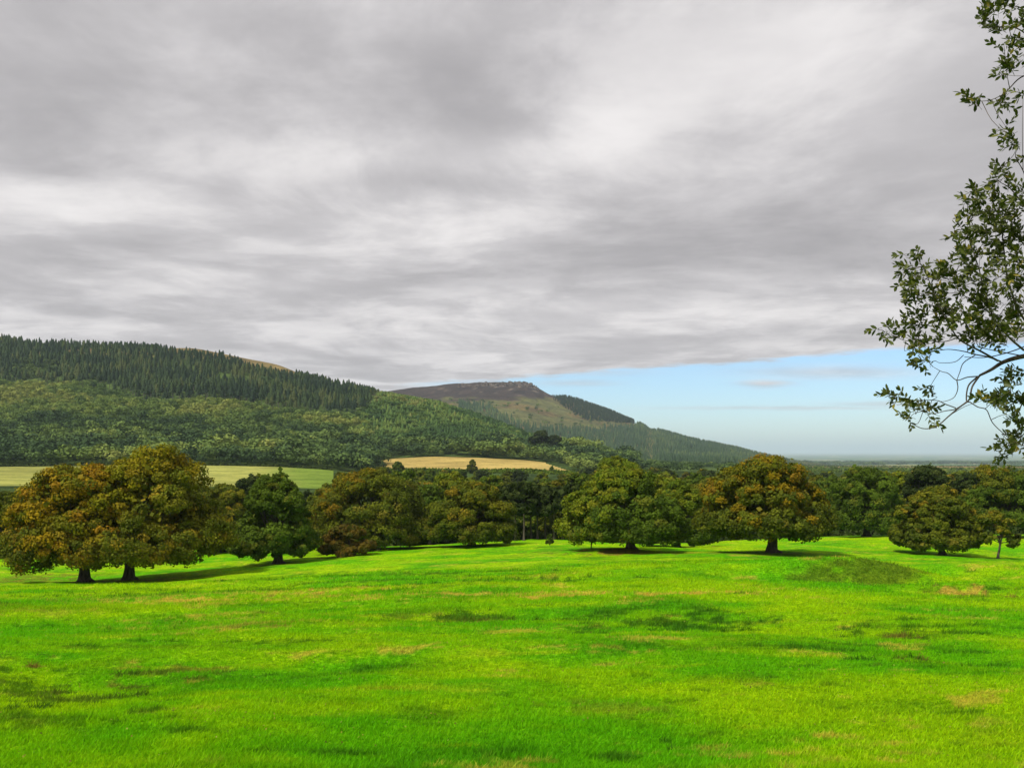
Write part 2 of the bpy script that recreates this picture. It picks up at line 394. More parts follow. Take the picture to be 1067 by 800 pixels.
def meadow_col(x, y):
    u = UC + F * x / np.maximum(y, 3)
    m = sstep(-0.45, 0.45, fbm(x / 7 + 3, y / 5, 4) + 0.35 * fbm(x / 1.8, y / 1.2, 3))
    m2 = sstep(0.05, 0.6, fbm(x / 4 + 50, y / 2.2 + 7, 4))
    col = G1[None] * (1 - m[:, None]) + G2[None] * m[:, None]
    col = col * (1 - 0.45 * m2[:, None]) + G3[None] * 0.45 * m2[:, None]
    rag = fbm(x / 0.8 + 9, y / 0.8, 4); rag2 = fbm(x / 0.5 + 90, y / 0.35 + 12, 3)
    sp = sstep(0.34, 0.70, fbm(x / 3.3 + 120, y / 1.6 + 31, 4) + 0.55 * rag2)
    col = col * (1 - 0.6 * sp[:, None]) + TAN * 0.6 * sp[:, None]
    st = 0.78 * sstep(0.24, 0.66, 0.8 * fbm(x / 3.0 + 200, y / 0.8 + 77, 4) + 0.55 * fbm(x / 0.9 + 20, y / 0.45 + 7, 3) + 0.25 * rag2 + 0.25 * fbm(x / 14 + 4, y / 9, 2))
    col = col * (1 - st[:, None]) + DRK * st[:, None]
    yl = 0.6 * sstep(0.25, 0.7, fbm(x / 5.0 + 260, y / 1.4 + 17, 4) + 0.2 * rag)
    col = col * (1 - yl[:, None]) + np.array([0.36, 0.48, 0.012]) * yl[:, None]
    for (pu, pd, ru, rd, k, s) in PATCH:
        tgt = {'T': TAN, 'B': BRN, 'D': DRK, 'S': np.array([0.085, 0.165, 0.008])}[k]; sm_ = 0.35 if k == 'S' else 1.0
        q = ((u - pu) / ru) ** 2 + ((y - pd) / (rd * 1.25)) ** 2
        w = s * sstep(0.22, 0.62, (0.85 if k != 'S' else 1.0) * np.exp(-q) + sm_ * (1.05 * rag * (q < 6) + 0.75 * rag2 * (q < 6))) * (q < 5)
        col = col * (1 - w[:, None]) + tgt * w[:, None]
    return col

# ------------------------------------------------------------------ the ground: one sheet, cut into named regions
a_f = np.concatenate([np.linspace(-4, -0.75, 18)[:-1], np.linspace(-0.75, 0.75, 440), np.linspace(0.75, 4, 18)[1:]])
y_f = np.concatenate([[-60, -30, -15, -6, 0, 3, 6, 9, 11, 12.5], np.exp(np.arange(math.log(14), math.log(60000), 0.0085))])
A_, Y_ = np.meshgrid(a_f, y_f)
X_ = A_ * np.maximum(Y_, 14.0)
Z_ = H(X_, Y_)
nr, nc = A_.shape
U_ = UC + F * A_
VV = np.stack([X_, Y_, Z_], -1).reshape(-1, 3)
ii, jj = np.meshgrid(np.arange(nr - 1), np.arange(nc - 1), indexing='ij')
quad = np.stack([ii * nc + jj, ii * nc + jj + 1, (ii + 1) * nc + jj + 1, (ii + 1) * nc + jj], -1).reshape(-1, 4)
fu = UC + F * 0.5 * (A_[:-1, :-1] + A_[:-1, 1:]).ravel(); fy = (0.5 * (Y_[:-1, :-1] + Y_[1:, :-1])).ravel()
reg = np.full(len(fu), 3)
reg[fy < 165] = 0
reg[(fy > 372) & (fy < 481) & (fu < 348)] = 1
reg[(fy > 562) & (fy < 646) & (fu > 398) & (fu < 594 - 22 * np.abs((fy - 590) / 45))] = 2
reg[(fy > 655)] = 4
reg[(fy > 481) & (fu < 392) & (fy <= 655)] = 4
reg[fy > 1700] = 5
reg[fy > 3700] = 6
flatx, flaty, flatz = VV[:, 0], VV[:, 1], VV[:, 2]
uu = U_.ravel(); vv = HOR - F * (flatz - CZ) / np.maximum(flaty, 1)
nz = fbm(flatx / 60, flaty / 60, 4)[:, None]
def region_cols(k):
    n = len(VV)
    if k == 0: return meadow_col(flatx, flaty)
    if k == 1:
        g = sstep(270, 325, uu + 40 * nz[:, 0])[:, None]
        return (1 - g) * (np.array([0.27, 0.275, 0.075]) * (1 + 0.5 * nz)) + g * np.array([0.15, 0.22, 0.035])
    if k == 2: return np.array([0.40, 0.30, 0.105]) * (1 + 0.4 * nz)
    if k == 3: return np.array([0.035, 0.058, 0.015]) * (1 + 0.8 * nz)
    if k == 4:
        bare = sstep(1090, 1150, flaty)[:, None]
        return (1 - bare) * np.array([0.07, 0.11, 0.03]) + bare * np.array([0.20, 0.155, 0.07])
    if k == 5:
        heath = np.array([0.046, 0.034, 0.032]); slope = np.array([0.11, 0.115, 0.045]); fern = np.array([0.15, 0.095, 0.045])
        vq = vv + 10 * nz[:, 0]
        cut = 417 - 0.02 * (uu - 500)
        w = sstep(-2, 3, vq - cut)[:, None]
        fr = sstep(0.0, 0.35, fbm(flatx / 90 + 5, flaty / 120, 4))[:, None]
        s = slope * (1 - 0.6 * fr) + fern * 0.6 * fr
        pale = sstep(0.25, 0.5, fbm(flatx / 22 + 3, flaty / 30, 3))[:, None] * (1 - w) * sstep(440, 480, uu)[:, None] * 0.6
        hh = heath * (1 - pale) + np.array([0.24, 0.2, 0.16]) * pale
        gr = sstep(0.1, 0.4, fbm(flatx / 120 + 33, flaty / 160, 3))[:, None] * (uu < 480)[:, None] * 0.6
        hh = hh * (1 - gr) + np.array([0.09, 0.085, 0.04]) * gr
        return hh * (1 - w) + s * w
    return np.full((n, 3), 0.1)
RN = [('meadow', 'meadow'), ('pasture_field', 'field'), ('stubble_field', 'field'), ('valley_ground', 'hill'), ('hillside', 'hill'), ('moorland_hill', 'hill'), ('coastal_plain', 'plain')]
for k, (nm, mk) in enumerate(RN):
    fq = quad[reg == k]
    used, inv = np.unique(fq, return_inverse=True)
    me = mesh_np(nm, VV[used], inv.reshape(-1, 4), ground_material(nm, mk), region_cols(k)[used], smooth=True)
    tag(link(nm, me), kind='structure')

# ------------------------------------------------------------------ leaf clouds
def unit(v): return v / np.maximum(np.linalg.norm(v, axis=-1, keepdims=True), 1e-6)
def quads_at(P, N, size, r, ratio=1.0):
    n = len(P)
    N = unit(N); T = unit(np.cross(N, unit(r.normal(size=(n, 3))))); B = np.cross(N, T)
    s = (size * (0.65 + 0.7 * r.random(n)))[:, None] if np.isscalar(size) else (size * (0.65 + 0.7 * r.random(n)))[:, None]
    V = np.stack([P - T * s, P - B * s * ratio * 0.8 + N * s * 0.2, P + T * s, P + B * s * ratio * 0.8 - N * s * 0.15], 1).reshape(-1, 3)
    Fq = np.arange(4 * n).reshape(n, 4)
    return V, Fq
def tube(path, rad, sides=8):
    path = np.array(path, float); rad = np.array(rad, float); n = len(path)
    T = np.gradient(path, axis=0); T = unit(T)
    ref = np.array([0.3, 0.9, 0.1]); 
    A = unit(np.cross(T, ref)); B = np.cross(T, A)
    an = np.linspace(0, 2 * np.pi, sides, endpoint=False)
    V = (path[:, None] + rad[:, None, None] * (A[:, None] * np.cos(an)[None, :, None] + B[:, None] * np.sin(an)[None, :, None])).reshape(-1, 3)
    i, j = np.meshgrid(np.arange(n - 1), np.arange(sides), indexing='ij')
    Q = np.stack([i * sides + j, i * sides + (j + 1) % sides, (i + 1) * sides + (j + 1) % sides, (i + 1) * sides + j], -1).reshape(-1, 4)
    return V, Q
class Acc:
    def __init__(s): s.V = []; s.F = []; s.C = []; s.n = 0
    def add(s, V, Fq, col=None):
        s.V.append(V); s.F.append(Fq + s.n); s.n += len(V)
        if col is not None: s.C.append(np.broadcast_to(col, (len(V), 3)))
    def build(s, name, mat, smooth=False):
        if not s.V: return None
        return mesh_np(name, np.concatenate(s.V), np.concatenate(s.F), mat, np.concatenate(s.C) if s.C else None, smooth)

PAL = {  # (colour, weight)
 'amber': [((0.27, 0.185, 0.006), 5), ((0.21, 0.175, 0.006), 4), ((0.13, 0.14, 0.008), 3), ((0.28, 0.165, 0.008), 2)],
 'gold':  [((0.225, 0.195, 0.006), 5), ((0.17, 0.17, 0.006), 4), ((0.23, 0.18, 0.008), 2)],
 'rust':  [((0.215, 0.155, 0.006), 5), ((0.145, 0.14, 0.006), 4), ((0.10, 0.115, 0.010), 3), ((0.22, 0.14, 0.010), 1)],
 'ochre': [((0.15, 0.15, 0.009), 5), ((0.10, 0.12, 0.009), 4), ((0.23, 0.175, 0.012), 2)],
 'olive': [((0.115, 0.135, 0.009), 5), ((0.075, 0.10, 0.009), 4), ((0.16, 0.145, 0.015), 1)],
 'lime':  [((0.155, 0.19, 0.009), 5), ((0.105, 0.15, 0.009), 4), ((0.185, 0.195, 0.012), 2)],
 'green': [((0.085, 0.135, 0.010), 5), ((0.060, 0.100, 0.009), 4), ((0.13, 0.15, 0.014), 1)],
 'dark':  [((0.042, 0.062, 0.013), 5), ((0.030, 0.048, 0.011), 4), ((0.06, 0.08, 0.016), 1)],
 'brown': [((0.13, 0.095, 0.012), 5), ((0.09, 0.085, 0.012), 4), ((0.17, 0.11, 0.014), 2)],
}
def pick_cols(kind, n, r):
    p = PAL[kind]; w = np.array([q[1] for q in p], float); w /= w.sum()
    base = np.array([q[0] for q in p])[r.choice(len(p), n, p=w)]
    return base * (0.85 + 0.3 * r.random((n, 1)))

def crown_mesh(name, w, h, cb, kind, seed, leaf=0.125, lobes=34, per=14, leaves=115, kind2=None, split=None, lean=0.0, fill=1.0, depth=None):
    """leaf clumps through a domed envelope; w, h in metres, cb = height of the crown's lowest leaves"""
    r = np.random.default_rng(seed)
    ch = h - cb; cz = cb + 0.28 * ch; R = np.array([w / 2, (depth or w) / 2, 1.0]) * 0.95
    k = np.arange(lobes) + 0.5
    ph = np.arccos(1 - 2 * k / lobes); th = np.pi * (1 + 5 ** 0.5) * k + r.random() * 6
    d = np.stack([np.cos(th) * np.sin(ph), np.sin(th) * np.sin(ph), np.cos(ph)], -1) + 0.15 * r.normal(size=(lobes, 3)); d = unit(d)
    d = d[d[:, 2] > -0.62]
    if lobes > 18:
        sk_ = np.arange(9) * 0.698 + r.random(9) * 0.5; d = np.concatenate([d, unit(np.stack([np.cos(sk_), np.sin(sk_), -0.50 - 0.2 * r.random(9)], -1))])
    d = np.concatenate([d, unit(np.array([[0.12, 0.1, 1.0], [-0.3, -0.25, 0.9]]))])
    lobes = len(d)
    fr = 0.66 + 0.12 * r.random(lobes)
    ez = np.where(d[:, 2] > 0, h - cz, cz - cb)
    lw_ = 1 + 0.50 * np.clip(-d[:, 2], 0, 0.62)
    LC = np.stack([d[:, 0] * R[0] * fr * lw_ + lean * w * 0.5 * (d[:, 2] > 0) * d[:, 2], d[:, 1] * R[1] * fr * lw_, cz + d[:, 2] * ez * fr], -1)
    lr = np.stack([np.full(lobes, w * 0.5), np.full(lobes, (depth or w) * 0.5), np.full(lobes, ch * 0.46)], -1) * (0.25 + 0.11 * r.random((lobes, 1)))
    acc = Acc()
    for i in range(lobes):
        od = unit((LC[i] - np.array([0, 0, cz])) / np.array([w / 2, w / 2, ch / 2]))
        cd = unit(r.normal(size=(per * 3, 3)) + od * 0.55)
        cd = cd[(cd @ od) > -0.35][:per]; m = len(cd)
        CC = LC[i] + cd * lr[i] * 0.80
        cr_ = lr[i].mean() * (0.26 + 0.18 * r.random(m))
        ccol = pick_cols(kind, m, r) * (0.85 + 0.3 * r.random())
        if kind2:
            c2 = pick_cols(kind2, m, r); g_ = 0.16 * r.normal()
            for q_ in range(m):
                if split(CC[q_] / np.array([w / 2, w / 2, h]) + 0.14 * r.normal(size=3) + g_): ccol[q_] = c2[q_]
        idx = np.repeat(np.arange(m), leaves)
        ld_ = unit(r.normal(size=(m * leaves, 3)) + cd[idx] * 0.4 + np.array([0, 0, 0.25]))
        P = CC[idx] + ld_ * (cr_[idx] * (0.45 + 0.65 * r.random(m * leaves)))[:, None] * np.array([1.15, 1.15, 0.85])
        N = ld_ + cd[idx] * 0.35 + od * 0.2 + 0.55 * r.normal(size=P.shape)
        keep = P[:, 2] > cb * (0.55 + 0.35 * r.random(len(P)))
        P, N, idx2 = P[keep], N[keep], idx[keep]
        V, Q = quads_at(P, N, leaf, r)
        col = ccol[idx2] * (0.8 + 0.4 * r.random((len(idx2), 1)))
        acc.add(V, Q, np.repeat(col, 4, axis=0))
        nfil = int(per * leaves * 0.10 * fill)
        P = LC[i] * np.array([0.85, 0.85, 1]) + r.normal(size=(nfil, 3)) * lr[i] * 0.38
        P = P[(P[:, 2] > cb + 0.12 * ch)]
        V, Q = quads_at(P, r.normal(size=P.shape), leaf * 2.4, r)
        acc.add(V, Q, np.repeat(pick_cols(kind, len(P), r), 4, axis=0))
    return acc.build(name, M_LEAF), LC, lr
def trunk_mesh(name, h, cb, tr, LC, seed, lean=0.0, stems=1, limb=0.35):
    r = np.random.default_rng(seed + 999)
    acc = Acc()
    fork = max(cb * 1.15, h * 0.2)
    for s in range(stems):
        off = np.array([0, 0, 0]) if stems == 1 else np.array([(s - (stems - 1) / 2) * tr * 2.0, 0.2 * (s % 2), 0])
        top = np.array([off[0] * 2 + lean * h * 0.3, 0, h * 0.72])
        zs = np.array([-0.3, 0.0, 0.12, 0.35, 0.6, 1.0]) * fork
        path = [off + np.array([lean * z + 0.08 * tr * r.normal(), 0.08 * tr * r.normal(), z]) for z in zs]
        rad = [tr * 2.0, tr * 1.75, tr * 1.2, tr * 0.98, tr * 0.9, tr * 0.85]
        for f in (0.35, 0.7, 1.0):
            path.append(path[5] * (1 - f) + top * f + 0.3 * r.normal(size=3)); rad.append(tr * (0.85 - 0.75 * f))
        acc.add(*tube(path, rad, 10))
    base = np.array([lean * fork, 0, fork * 0.95])
    for i in range(len(LC)):
        e_ = LC[i]; st = base + np.array([0, 0, r.random() * h * 0.2])
        mid = st * 0.5 + e_ * 0.5 + np.array([0, 0, -0.06 * h + 0.1 * h * r.random()]) + 0.03 * h * r.normal(size=3)
        acc.add(*tube([st, st * 0.6 + mid * 0.4 + 0.01 * h * r.normal(size=3), mid, mid * .4 + e_ * .6, e_], np.array([1, 0.8, 0.55, 0.35, 0.12]) * tr * limb, 6))
    return acc.build(name, M_BARK, smooth=True)

def at(u, D):
    x = (u - UC) / F * D
    return x, D, float(H(np.array([x]), np.array([D]))[0])
def tree(name, label, cat, u, D, vtop, wpx, kind, seed, cb=0.16, tr=None, crown_u=None, group=None, **kw):
    x, y, z = at(u, D)
    top = CZ + (HOR - vtop) / F * D
    h = max(top - z, 1.0); w = wpx / F * D
    tlean = kw.pop('tlean', 0.0); stems = kw.pop('stems', 1)
    cbm = cb * h
    t = empty(name, (x, y, z))
    tag(t, label, cat, group)
    me, LC, lr = crown_mesh(name + '_crown', w, h, cbm, kind, seed, **kw)
    o = link('crown', me, t)
    if crown_u is not None: o.location = ((crown_u - u) / F * D, 0, 0); LC = LC + np.array([o.location.x, 0, 0])
    link('trunk', trunk_mesh(name + '_trunk', h, cbm, tr or h * 0.04, LC, seed, tlean, stems), t)
    return t

# ------------------------------------------------------------------ trees standing in the meadow
UL = lambda p: (p[2] + 0.5 * (-p[0])) > 0.55
tree('oak_tree', 'oak turning orange on its left flank, left one of the two oaks close together', 'tree', 88, 86, 473, 142, 'ochre', 1, cb=0.13, tr=0.52, crown_u=84, kind2='amber', split=lambda p: p[2] > 0.42, lobes=40)
tree('oak_tree', 'tallest oak in the meadow, golden on top, right one of the two oaks close together', 'tree', 135, 88, 459, 154, 'ochre', 2, cb=0.12, tr=0.5, crown_u=156, kind2='gold', split=UL, lobes=42)
tree('sycamore_tree', 'dark green dome shaped tree on a short trunk right of the two golden oaks', 'tree', 290, 102, 491, 84, 'green', 3, cb=0.07, tr=0.5, crown_u=286)
tree('oak_tree', 'wide bronze and olive oak behind the low brown bush', 'tree', 392, 124, 485, 128, 'olive', 4, cb=0.05, tr=0.55, kind2='rust', split=lambda p: p[2] - 0.4 * p[0] > 0.75, lobes=40, crown_u=386)
tree('hawthorn_bush', 'low rounded brown bush on the grass in front of the wide bronze oak', 'bush', 363, 108, 545, 58, 'brown', 5, cb=0.0, tr=0.12, leaf=0.17, lobes=14, per=12)
tree('oak_tree', 'low spreading olive tree touching the grass left of the gap with bare trunks', 'tree', 492, 122, 500, 98, 'olive', 6, cb=0.07, tr=0.45, kind2='ochre', split=lambda p: p[2] > 0.65, crown_u=489)
tree('sycamore_tree', 'rounded yellow green tree on a thick trunk with bare soil around its foot', 'tree', 657, 98, 486, 128, 'green', 7, cb=0.10, tr=0.5, kind2='lime', split=lambda p: p[2] - 0.8 * p[0] > 0.75, crown_u=648, lobes=40)
tree('field_maple', 'tree with leaves down to the grass, right of the tree with bare soil', 'tree', 706, 116, 497, 78, 'green', 8, cb=0.03, tr=0.35, kind2='lime', split=lambda p: p[2] > 0.55)
tree('oak_tree', 'lone dome shaped russet and gold tree on a flared trunk, top above the horizon', 'tree', 805, 94, 469, 130, 'olive', 9, cb=0.15, tr=0.55, kind2='rust', split=lambda p: p[2] > 0.52, lobes=44, crown_u=797)
tree('oak_tree', 'tall dark green tree at the meadow edge right of the russet dome shaped tree', 'tree', 903, 138, 482, 82, 'green', 10, cb=0.07, tr=0.5, lobes=38)
tree('holm_oak', 'darkest tree on the right, near black crown rising behind the rounded olive tree', 'tree', 965, 150, 478.5, 60, 'dark', 11, cb=0.08, tr=0.4)
tree('horse_chestnut', 'rounded olive tree on a short leaning trunk standing in front of the darkest tree', 'tree', 982, 100, 503, 86, 'olive', 12, cb=0.08, tr=0.36, crown_u=974, kind2='ochre', split=lambda p: p[2] > 0.7, tlean=-0.1)
tree('hawthorn_tree', 'small airy thin stemmed tree at far right, shortest tree standing alone on the grass', 'tree', 1040, 96, 531, 52, 'olive', 13, cb=0.24, tr=0.13, leaf=0.13, lobes=14, per=9, leaves=45, fill=0.2, crown_u=1036, kind2='ochre', split=lambda p: p[2] > 0.6, tlean=0.12)
tree('oak_tree', 'broad golden topped tree at the right edge behind the small airy tree', 'tree', 1046, 134, 484, 92, 'green', 14, cb=0.1, tr=0.5, kind2='ochre', split=lambda p: p[2] > 0.72, lobes=40)
tree('oak_tree', 'dark olive tree cut by the left edge of the photo behind the orange oak', 'tree', 2, 128, 508, 60, 'olive', 15, cb=0.05, tr=0.4)
tree('oak_tree', 'olive brown tree in the gap between golden oaks and dark green dome shaped tree', 'tree', 232, 132, 497, 78, 'olive', 16, cb=0.04, tr=0.4, kind2='ochre', split=lambda p: p[0] > 0.2)
tree('sapling', 'tiny upright sapling at the field edge left of the tree with bare soil', 'sapling', 573, 112, 556, 9, 'green', 17, cb=0.12, tr=0.04, leaf=0.09, lobes=7, per=6, leaves=30)
tree('ash_tree', 'pale lime topped tree rising behind the tree with bare soil at its foot', 'tree', 641, 165, 471, 74, 'lime', 18, cb=0.15, tr=0.4)
# wood margin behind the meadow, left to right
MARGIN = [
 (448, 150, 502, 66, 'green', 'mid green tree between the bronze oak and the low spreading olive tree'),
 (420, 175, 489, 60, 'green', 'rounded green tree whose top shows above the right shoulder of the bronze oak'),
 (540, 158, 503, 60, 'green', 'dark leaved tree above the left end of the gap with bare trunks'),
 (578, 158, 498, 62, 'olive', 'olive tree above the right end of the gap with bare trunks'),
 (470, 176, 487, 62, 'lime', 'light green tree poking up in front of the golden stubble field'),
 (512, 186, 491, 52, 'green', 'green tree just behind the dark gap, its top against the stubble field'),
 (606, 180, 489, 58, 'green', 'green tree whose top touches the right tip of the golden stubble field'),
 (693, 175, 492, 60, 'lime', 'lime green rounded tree behind the yellow green field maple'),
 (738, 160, 496, 64, 'ochre', 'bronze green tree behind the left side of the russet dome shaped tree'),
 (722, 190, 491, 60, 'green', 'green tree deep in the wood between the field maple and the russet tree'),
 (850, 170, 499, 58, 'green', 'plain green tree filling the gap right of the russet dome shaped tree'),
 (866, 200, 492, 50, 'green', 'blue green tree further back in the gap right of the russet tree'),
 (938, 175, 488, 50, 'lime', 'yellow green tree between the tall rounded tree and the darkest tree'),
 (1008, 160, 489, 56, 'dark', 'dark tree just right of the rounded olive tree'),
 (1024, 185, 481, 66, 'ochre', 'golden olive tree behind the broad dark tree at the right edge'),
 (1075, 165, 485, 66, 'olive', 'olive tree cut by the right edge of the photo'),
 (262, 175, 494, 60, 'dark', 'dark tree low against the pale pasture, left of the green dome shaped tree'),
 (345, 155, 502, 64, 'olive', 'olive tree in the gap between the green dome shaped tree and the bronze oak'),
 (318, 168, 512, 50, 'dark', 'dark shadowed tree low behind the right side of the green dome shaped tree'),
 (200, 165, 500, 70, 'olive', 'olive tree hidden behind the right flank of the tallest golden oak'),
 (30, 165, 508, 70, 'dark', 'dark tree behind the left flank of the orange oak'),
]
for i, (u, D, vt, wp, kd, lb) in enumerate(MARGIN):
    tree('wood_margin_tree', lb, 'tree', u, D, vt, wp, kd, 40 + i, cb=0.12 if D < 165 else 0.2, tr=0.3, leaf=0.19, lobes=24, per=12, leaves=60, group='trees along the margin of the wood')
# tall bare stems in the dark gap
rr = np.random.default_rng(77)
t0 = None
for i, u in enumerate([522, 530, 537, 546, 553, 560, 568, 577, 586, 597]):
    D = 141 + 9 * rr.random()
    x, y, z = at(u, D)
    if t0 is None or i == 5:
        h = 9.5
        me, LC, lr = crown_mesh('pine_crown', 5.5, h, h * 0.42, 'dark', 300 + i, leaf=0.25, lobes=12, per=9, leaves=40)
        t0 = empty('pine_tree', (x, y, z)); link('crown', me, t0); link('trunk', trunk_mesh('pine_trunk', h, h * 0.42, 0.16, LC, i), t0); t = t0
    else:
        t = copy_tree(t0, (x, y, z), rr.random() * 6, (1, 1, 0.92 + 0.16 * rr.random()))
    ordn = ['leftmost', 'second', 'third', 'fourth', 'fifth', 'sixth', 'seventh', 'eighth', 'ninth', 'rightmost'][i]
    tag(t, ordn + ('' if i in (0, 9) else ' from the left') + ' of the slim bare stemmed pines in the dark gap', 'tree', 'bare stemmed pines in the dark gap of the wood')

# crowded wood behind the margin: same few shapes, told apart by nothing
protos = []
for i, kd in enumerate(['green', 'olive', 'green', 'lime', 'ochre', 'dark']):
    me, LC, lr = crown_mesh('wood_crown_%d' % i, 9.5, 13, 2.0, kd, 500 + i, leaf=0.30, lobes=20, per=10, leaves=50)
    protos.append((me, trunk_mesh('wood_trunk_%d' % i, 13, 2.0, 0.3, LC, i)))
def wood_tree(u, D, vtop=None, h=None, wf=1.0, k=None, label=None, group=None, cat='tree', name='woodland_tree'):
    x, y, z = at(u, D)
    if vtop is not None: h = CZ + (HOR - vtop) / F * D - z
    me, tm = protos[k if k is not None else rr.integers(len(protos))]
    t = empty(name, (x, y, z)); tag(t, label, cat, group)
    t['_k'] = [i_ for i_, q_ in enumerate(protos) if q_[0] is me][0]
    o = link('crown', me, t); p = link('trunk', tm, t)
    t.rotation_euler = (0, 0, rr.random() * 6.28); s = h / 13.0; t.scale = (s * wf, s * wf, s)
    return t
n = 0
while n < 110:
    D = 190 + 170 * rr.random(); u = -40 + 1160 * rr.random()
    lim = np.interp(u, [-40, 200, 262, 330, 420, 600, 700, 860, 1100], [511, 511, 511, 512, 497, 495, 493, 492, 491]) + 9 * rr.random()
    if u < 345 and D > 330: continue
    x, y, z = at(u, D); h = CZ + (HOR - lim) / F * D - z
    if h < 5 or h > 24: continue
    wood_tree(u, D, h=h, wf=0.9 if h > 15 else 1.25, label='rounded leafy tree crowded into the wood in the dip behind the meadow', group='trees crowded in the wood behind the meadow')
    n += 1
# strip of trees at the foot of the stubble field and nearer valley side
SPEC = [
 (492, 545, 478, 1.0, 1, 'lone olive tree standing out against the middle of the golden stubble field'),
 (575, 560, 485, 1.1, 0, 'small round tree on the lower right corner of the golden stubble field'),
 (430, 545, 487, 1.2, 0, 'round green tree at the lower left corner of the golden stubble field'),
 (563, 720, 447, 1.3, 5, 'large near black round tree on the hillside above the right end of the stubble field'),
 (577, 730, 452, 1.2, 5, 'smaller dark tree just right of the large near black round tree on the hillside'),
 (510, 690, 466, 1.3, 3, 'pale green rounded tree on the upper edge of the stubble field'),
 (525, 690, 466, 1.4, 0, 'mid green rounded tree on the upper edge of the stubble field beside the pale one'),
 (556, 672, 465, 1.5, 3, 'pale ash coloured wide tree at the upper right end of the stubble field'),
 (415, 500, 480, 1.2, 0, 'green tree hiding the left tip of the golden stubble field'),
]
for (u, D, vt, wf, k, lb) in SPEC: wood_tree(u, D, vtop=vt, wf=wf, k=k, label=lb, name='hillside_tree')
n = 0
while n < 130:
    D = 390 + 162 * rr.random(); u = 350 + 760 * rr.random()
    vt = np.interp(u, [350, 400, 440, 600, 640, 720, 860, 1110], [487, 486, 486, 489, 485, 487, 489, 490]) + 5 * rr.random()
    x, y, z = at(u, D); h = CZ + (HOR - vt) / F * D - z
    if h < 4 or h > 18: continue
    wood_tree(u, D, h=h, wf=1.2, label='distant leafy tree packed on the valley floor below the stubble field', group='trees packed on the valley floor')
    n += 1

LMK = [(40, 'behind the orange oak'), (180, 'behind the tallest golden oak'), (260, 'left of the green dome shaped tree'), (330, 'right of the green dome shaped tree'), (400, 'behind the wide bronze oak'),
       (455, 'right of the wide bronze oak'), (505, 'behind the low spreading olive tree'), (560, 'above the dark gap with bare stems'), (615, 'left of the tree with bare soil'), (665, 'behind the tree with bare soil'),
       (725, 'right of the bare soil tree'), (770, 'behind the left half of the russet dome'), (830, 'behind the right half of the russet dome'), (870, 'just right of the russet dome'), (925, 'behind the tall dark green tree'),
       (960, 'behind the near black tree'), (1005, 'behind the rounded olive tree'), (1035, 'behind the small airy tree'), (9999, 'at the right edge')]
CN = ['green', 'olive', 'leafy green', 'lime', 'bronze', 'dark']
bins = {}
for t in list(C.objects):
    if t.name.startswith('woodland_tree') and t.parent is None:
        k = int(t['_k']); u_ = UC + F * t.location.x / t.location.y
        lm = next(w_ for lim_, w_ in LMK if u_ < lim_)
        bins.setdefault((CN[k], lm, 'far' if t.location.y > 380 else 'near'), []).append(t)
for (cn, lm, fn), ts in bins.items():
    ts.sort(key=lambda q: -q.scale.z / q.location.y)
    for i, t in enumerate(ts):
        m_ = len(ts); rk = '' if m_ == 1 else ('tallest ' if i == 0 else 'shortest ' if i == m_ - 1 else 'middling ' if m_ == 3 else 'second tallest ' if i == 1 else 'second shortest ' if i == m_ - 2 else 'middling ')
        t['label'] = rk + ('distant ' if fn == 'far' else '') + cn + (' valley floor tree ' if fn == 'far' else ' tree in the wood ') + lm
for t in list(C.objects):
    if '_k' in t.keys(): del t['_k']

# ------------------------------------------------------------------ undergrowth beneath the wood
def scatter_cloud(name, label, cat, pts, sizes, cols, leaf, nleaf, seed, mat=M_FAR):
    r = np.random.default_rng(seed); m = len(pts)
    idx = np.repeat(np.arange(m), nleaf)
    d = unit(r.normal(size=(m * nleaf, 3))); d[:, 2] = np.abs(d[:, 2]) * 0.9 - 0.1
    P = pts[idx] + d * sizes[idx][:, None] * (0.6 + 0.45 * r.random((m * nleaf, 1))) * np.array([1, 1, 1.0])
    V, Q = quads_at(P, d + 0.5 * r.normal(size=P.shape), leaf * sizes[idx], r)
    col = cols[idx] * (0.8 + 0.4 * r.random((m * nleaf, 1)))
    o = link(name, mesh_np(name, V, Q, mat, np.repeat(col, 4, axis=0)))
    return tag(o, label, cat, kind='stuff')
r = np.random.default_rng(21)
nu = 1500; D = 152 + 75 * r.random(nu) ** 1.3; u = -150 + 1400 * r.random(nu); x = (u - UC) / F * D
pts = np.stack([x, D, H(x, D)], -1)
scatter_cloud('undergrowth', 'dark shrubby undergrowth below the wood at the back of the meadow', 'undergrowth', pts, 1.1 + 1.3 * r.random(nu), pick_cols('dark', nu, r), 0.22, 60, 22)

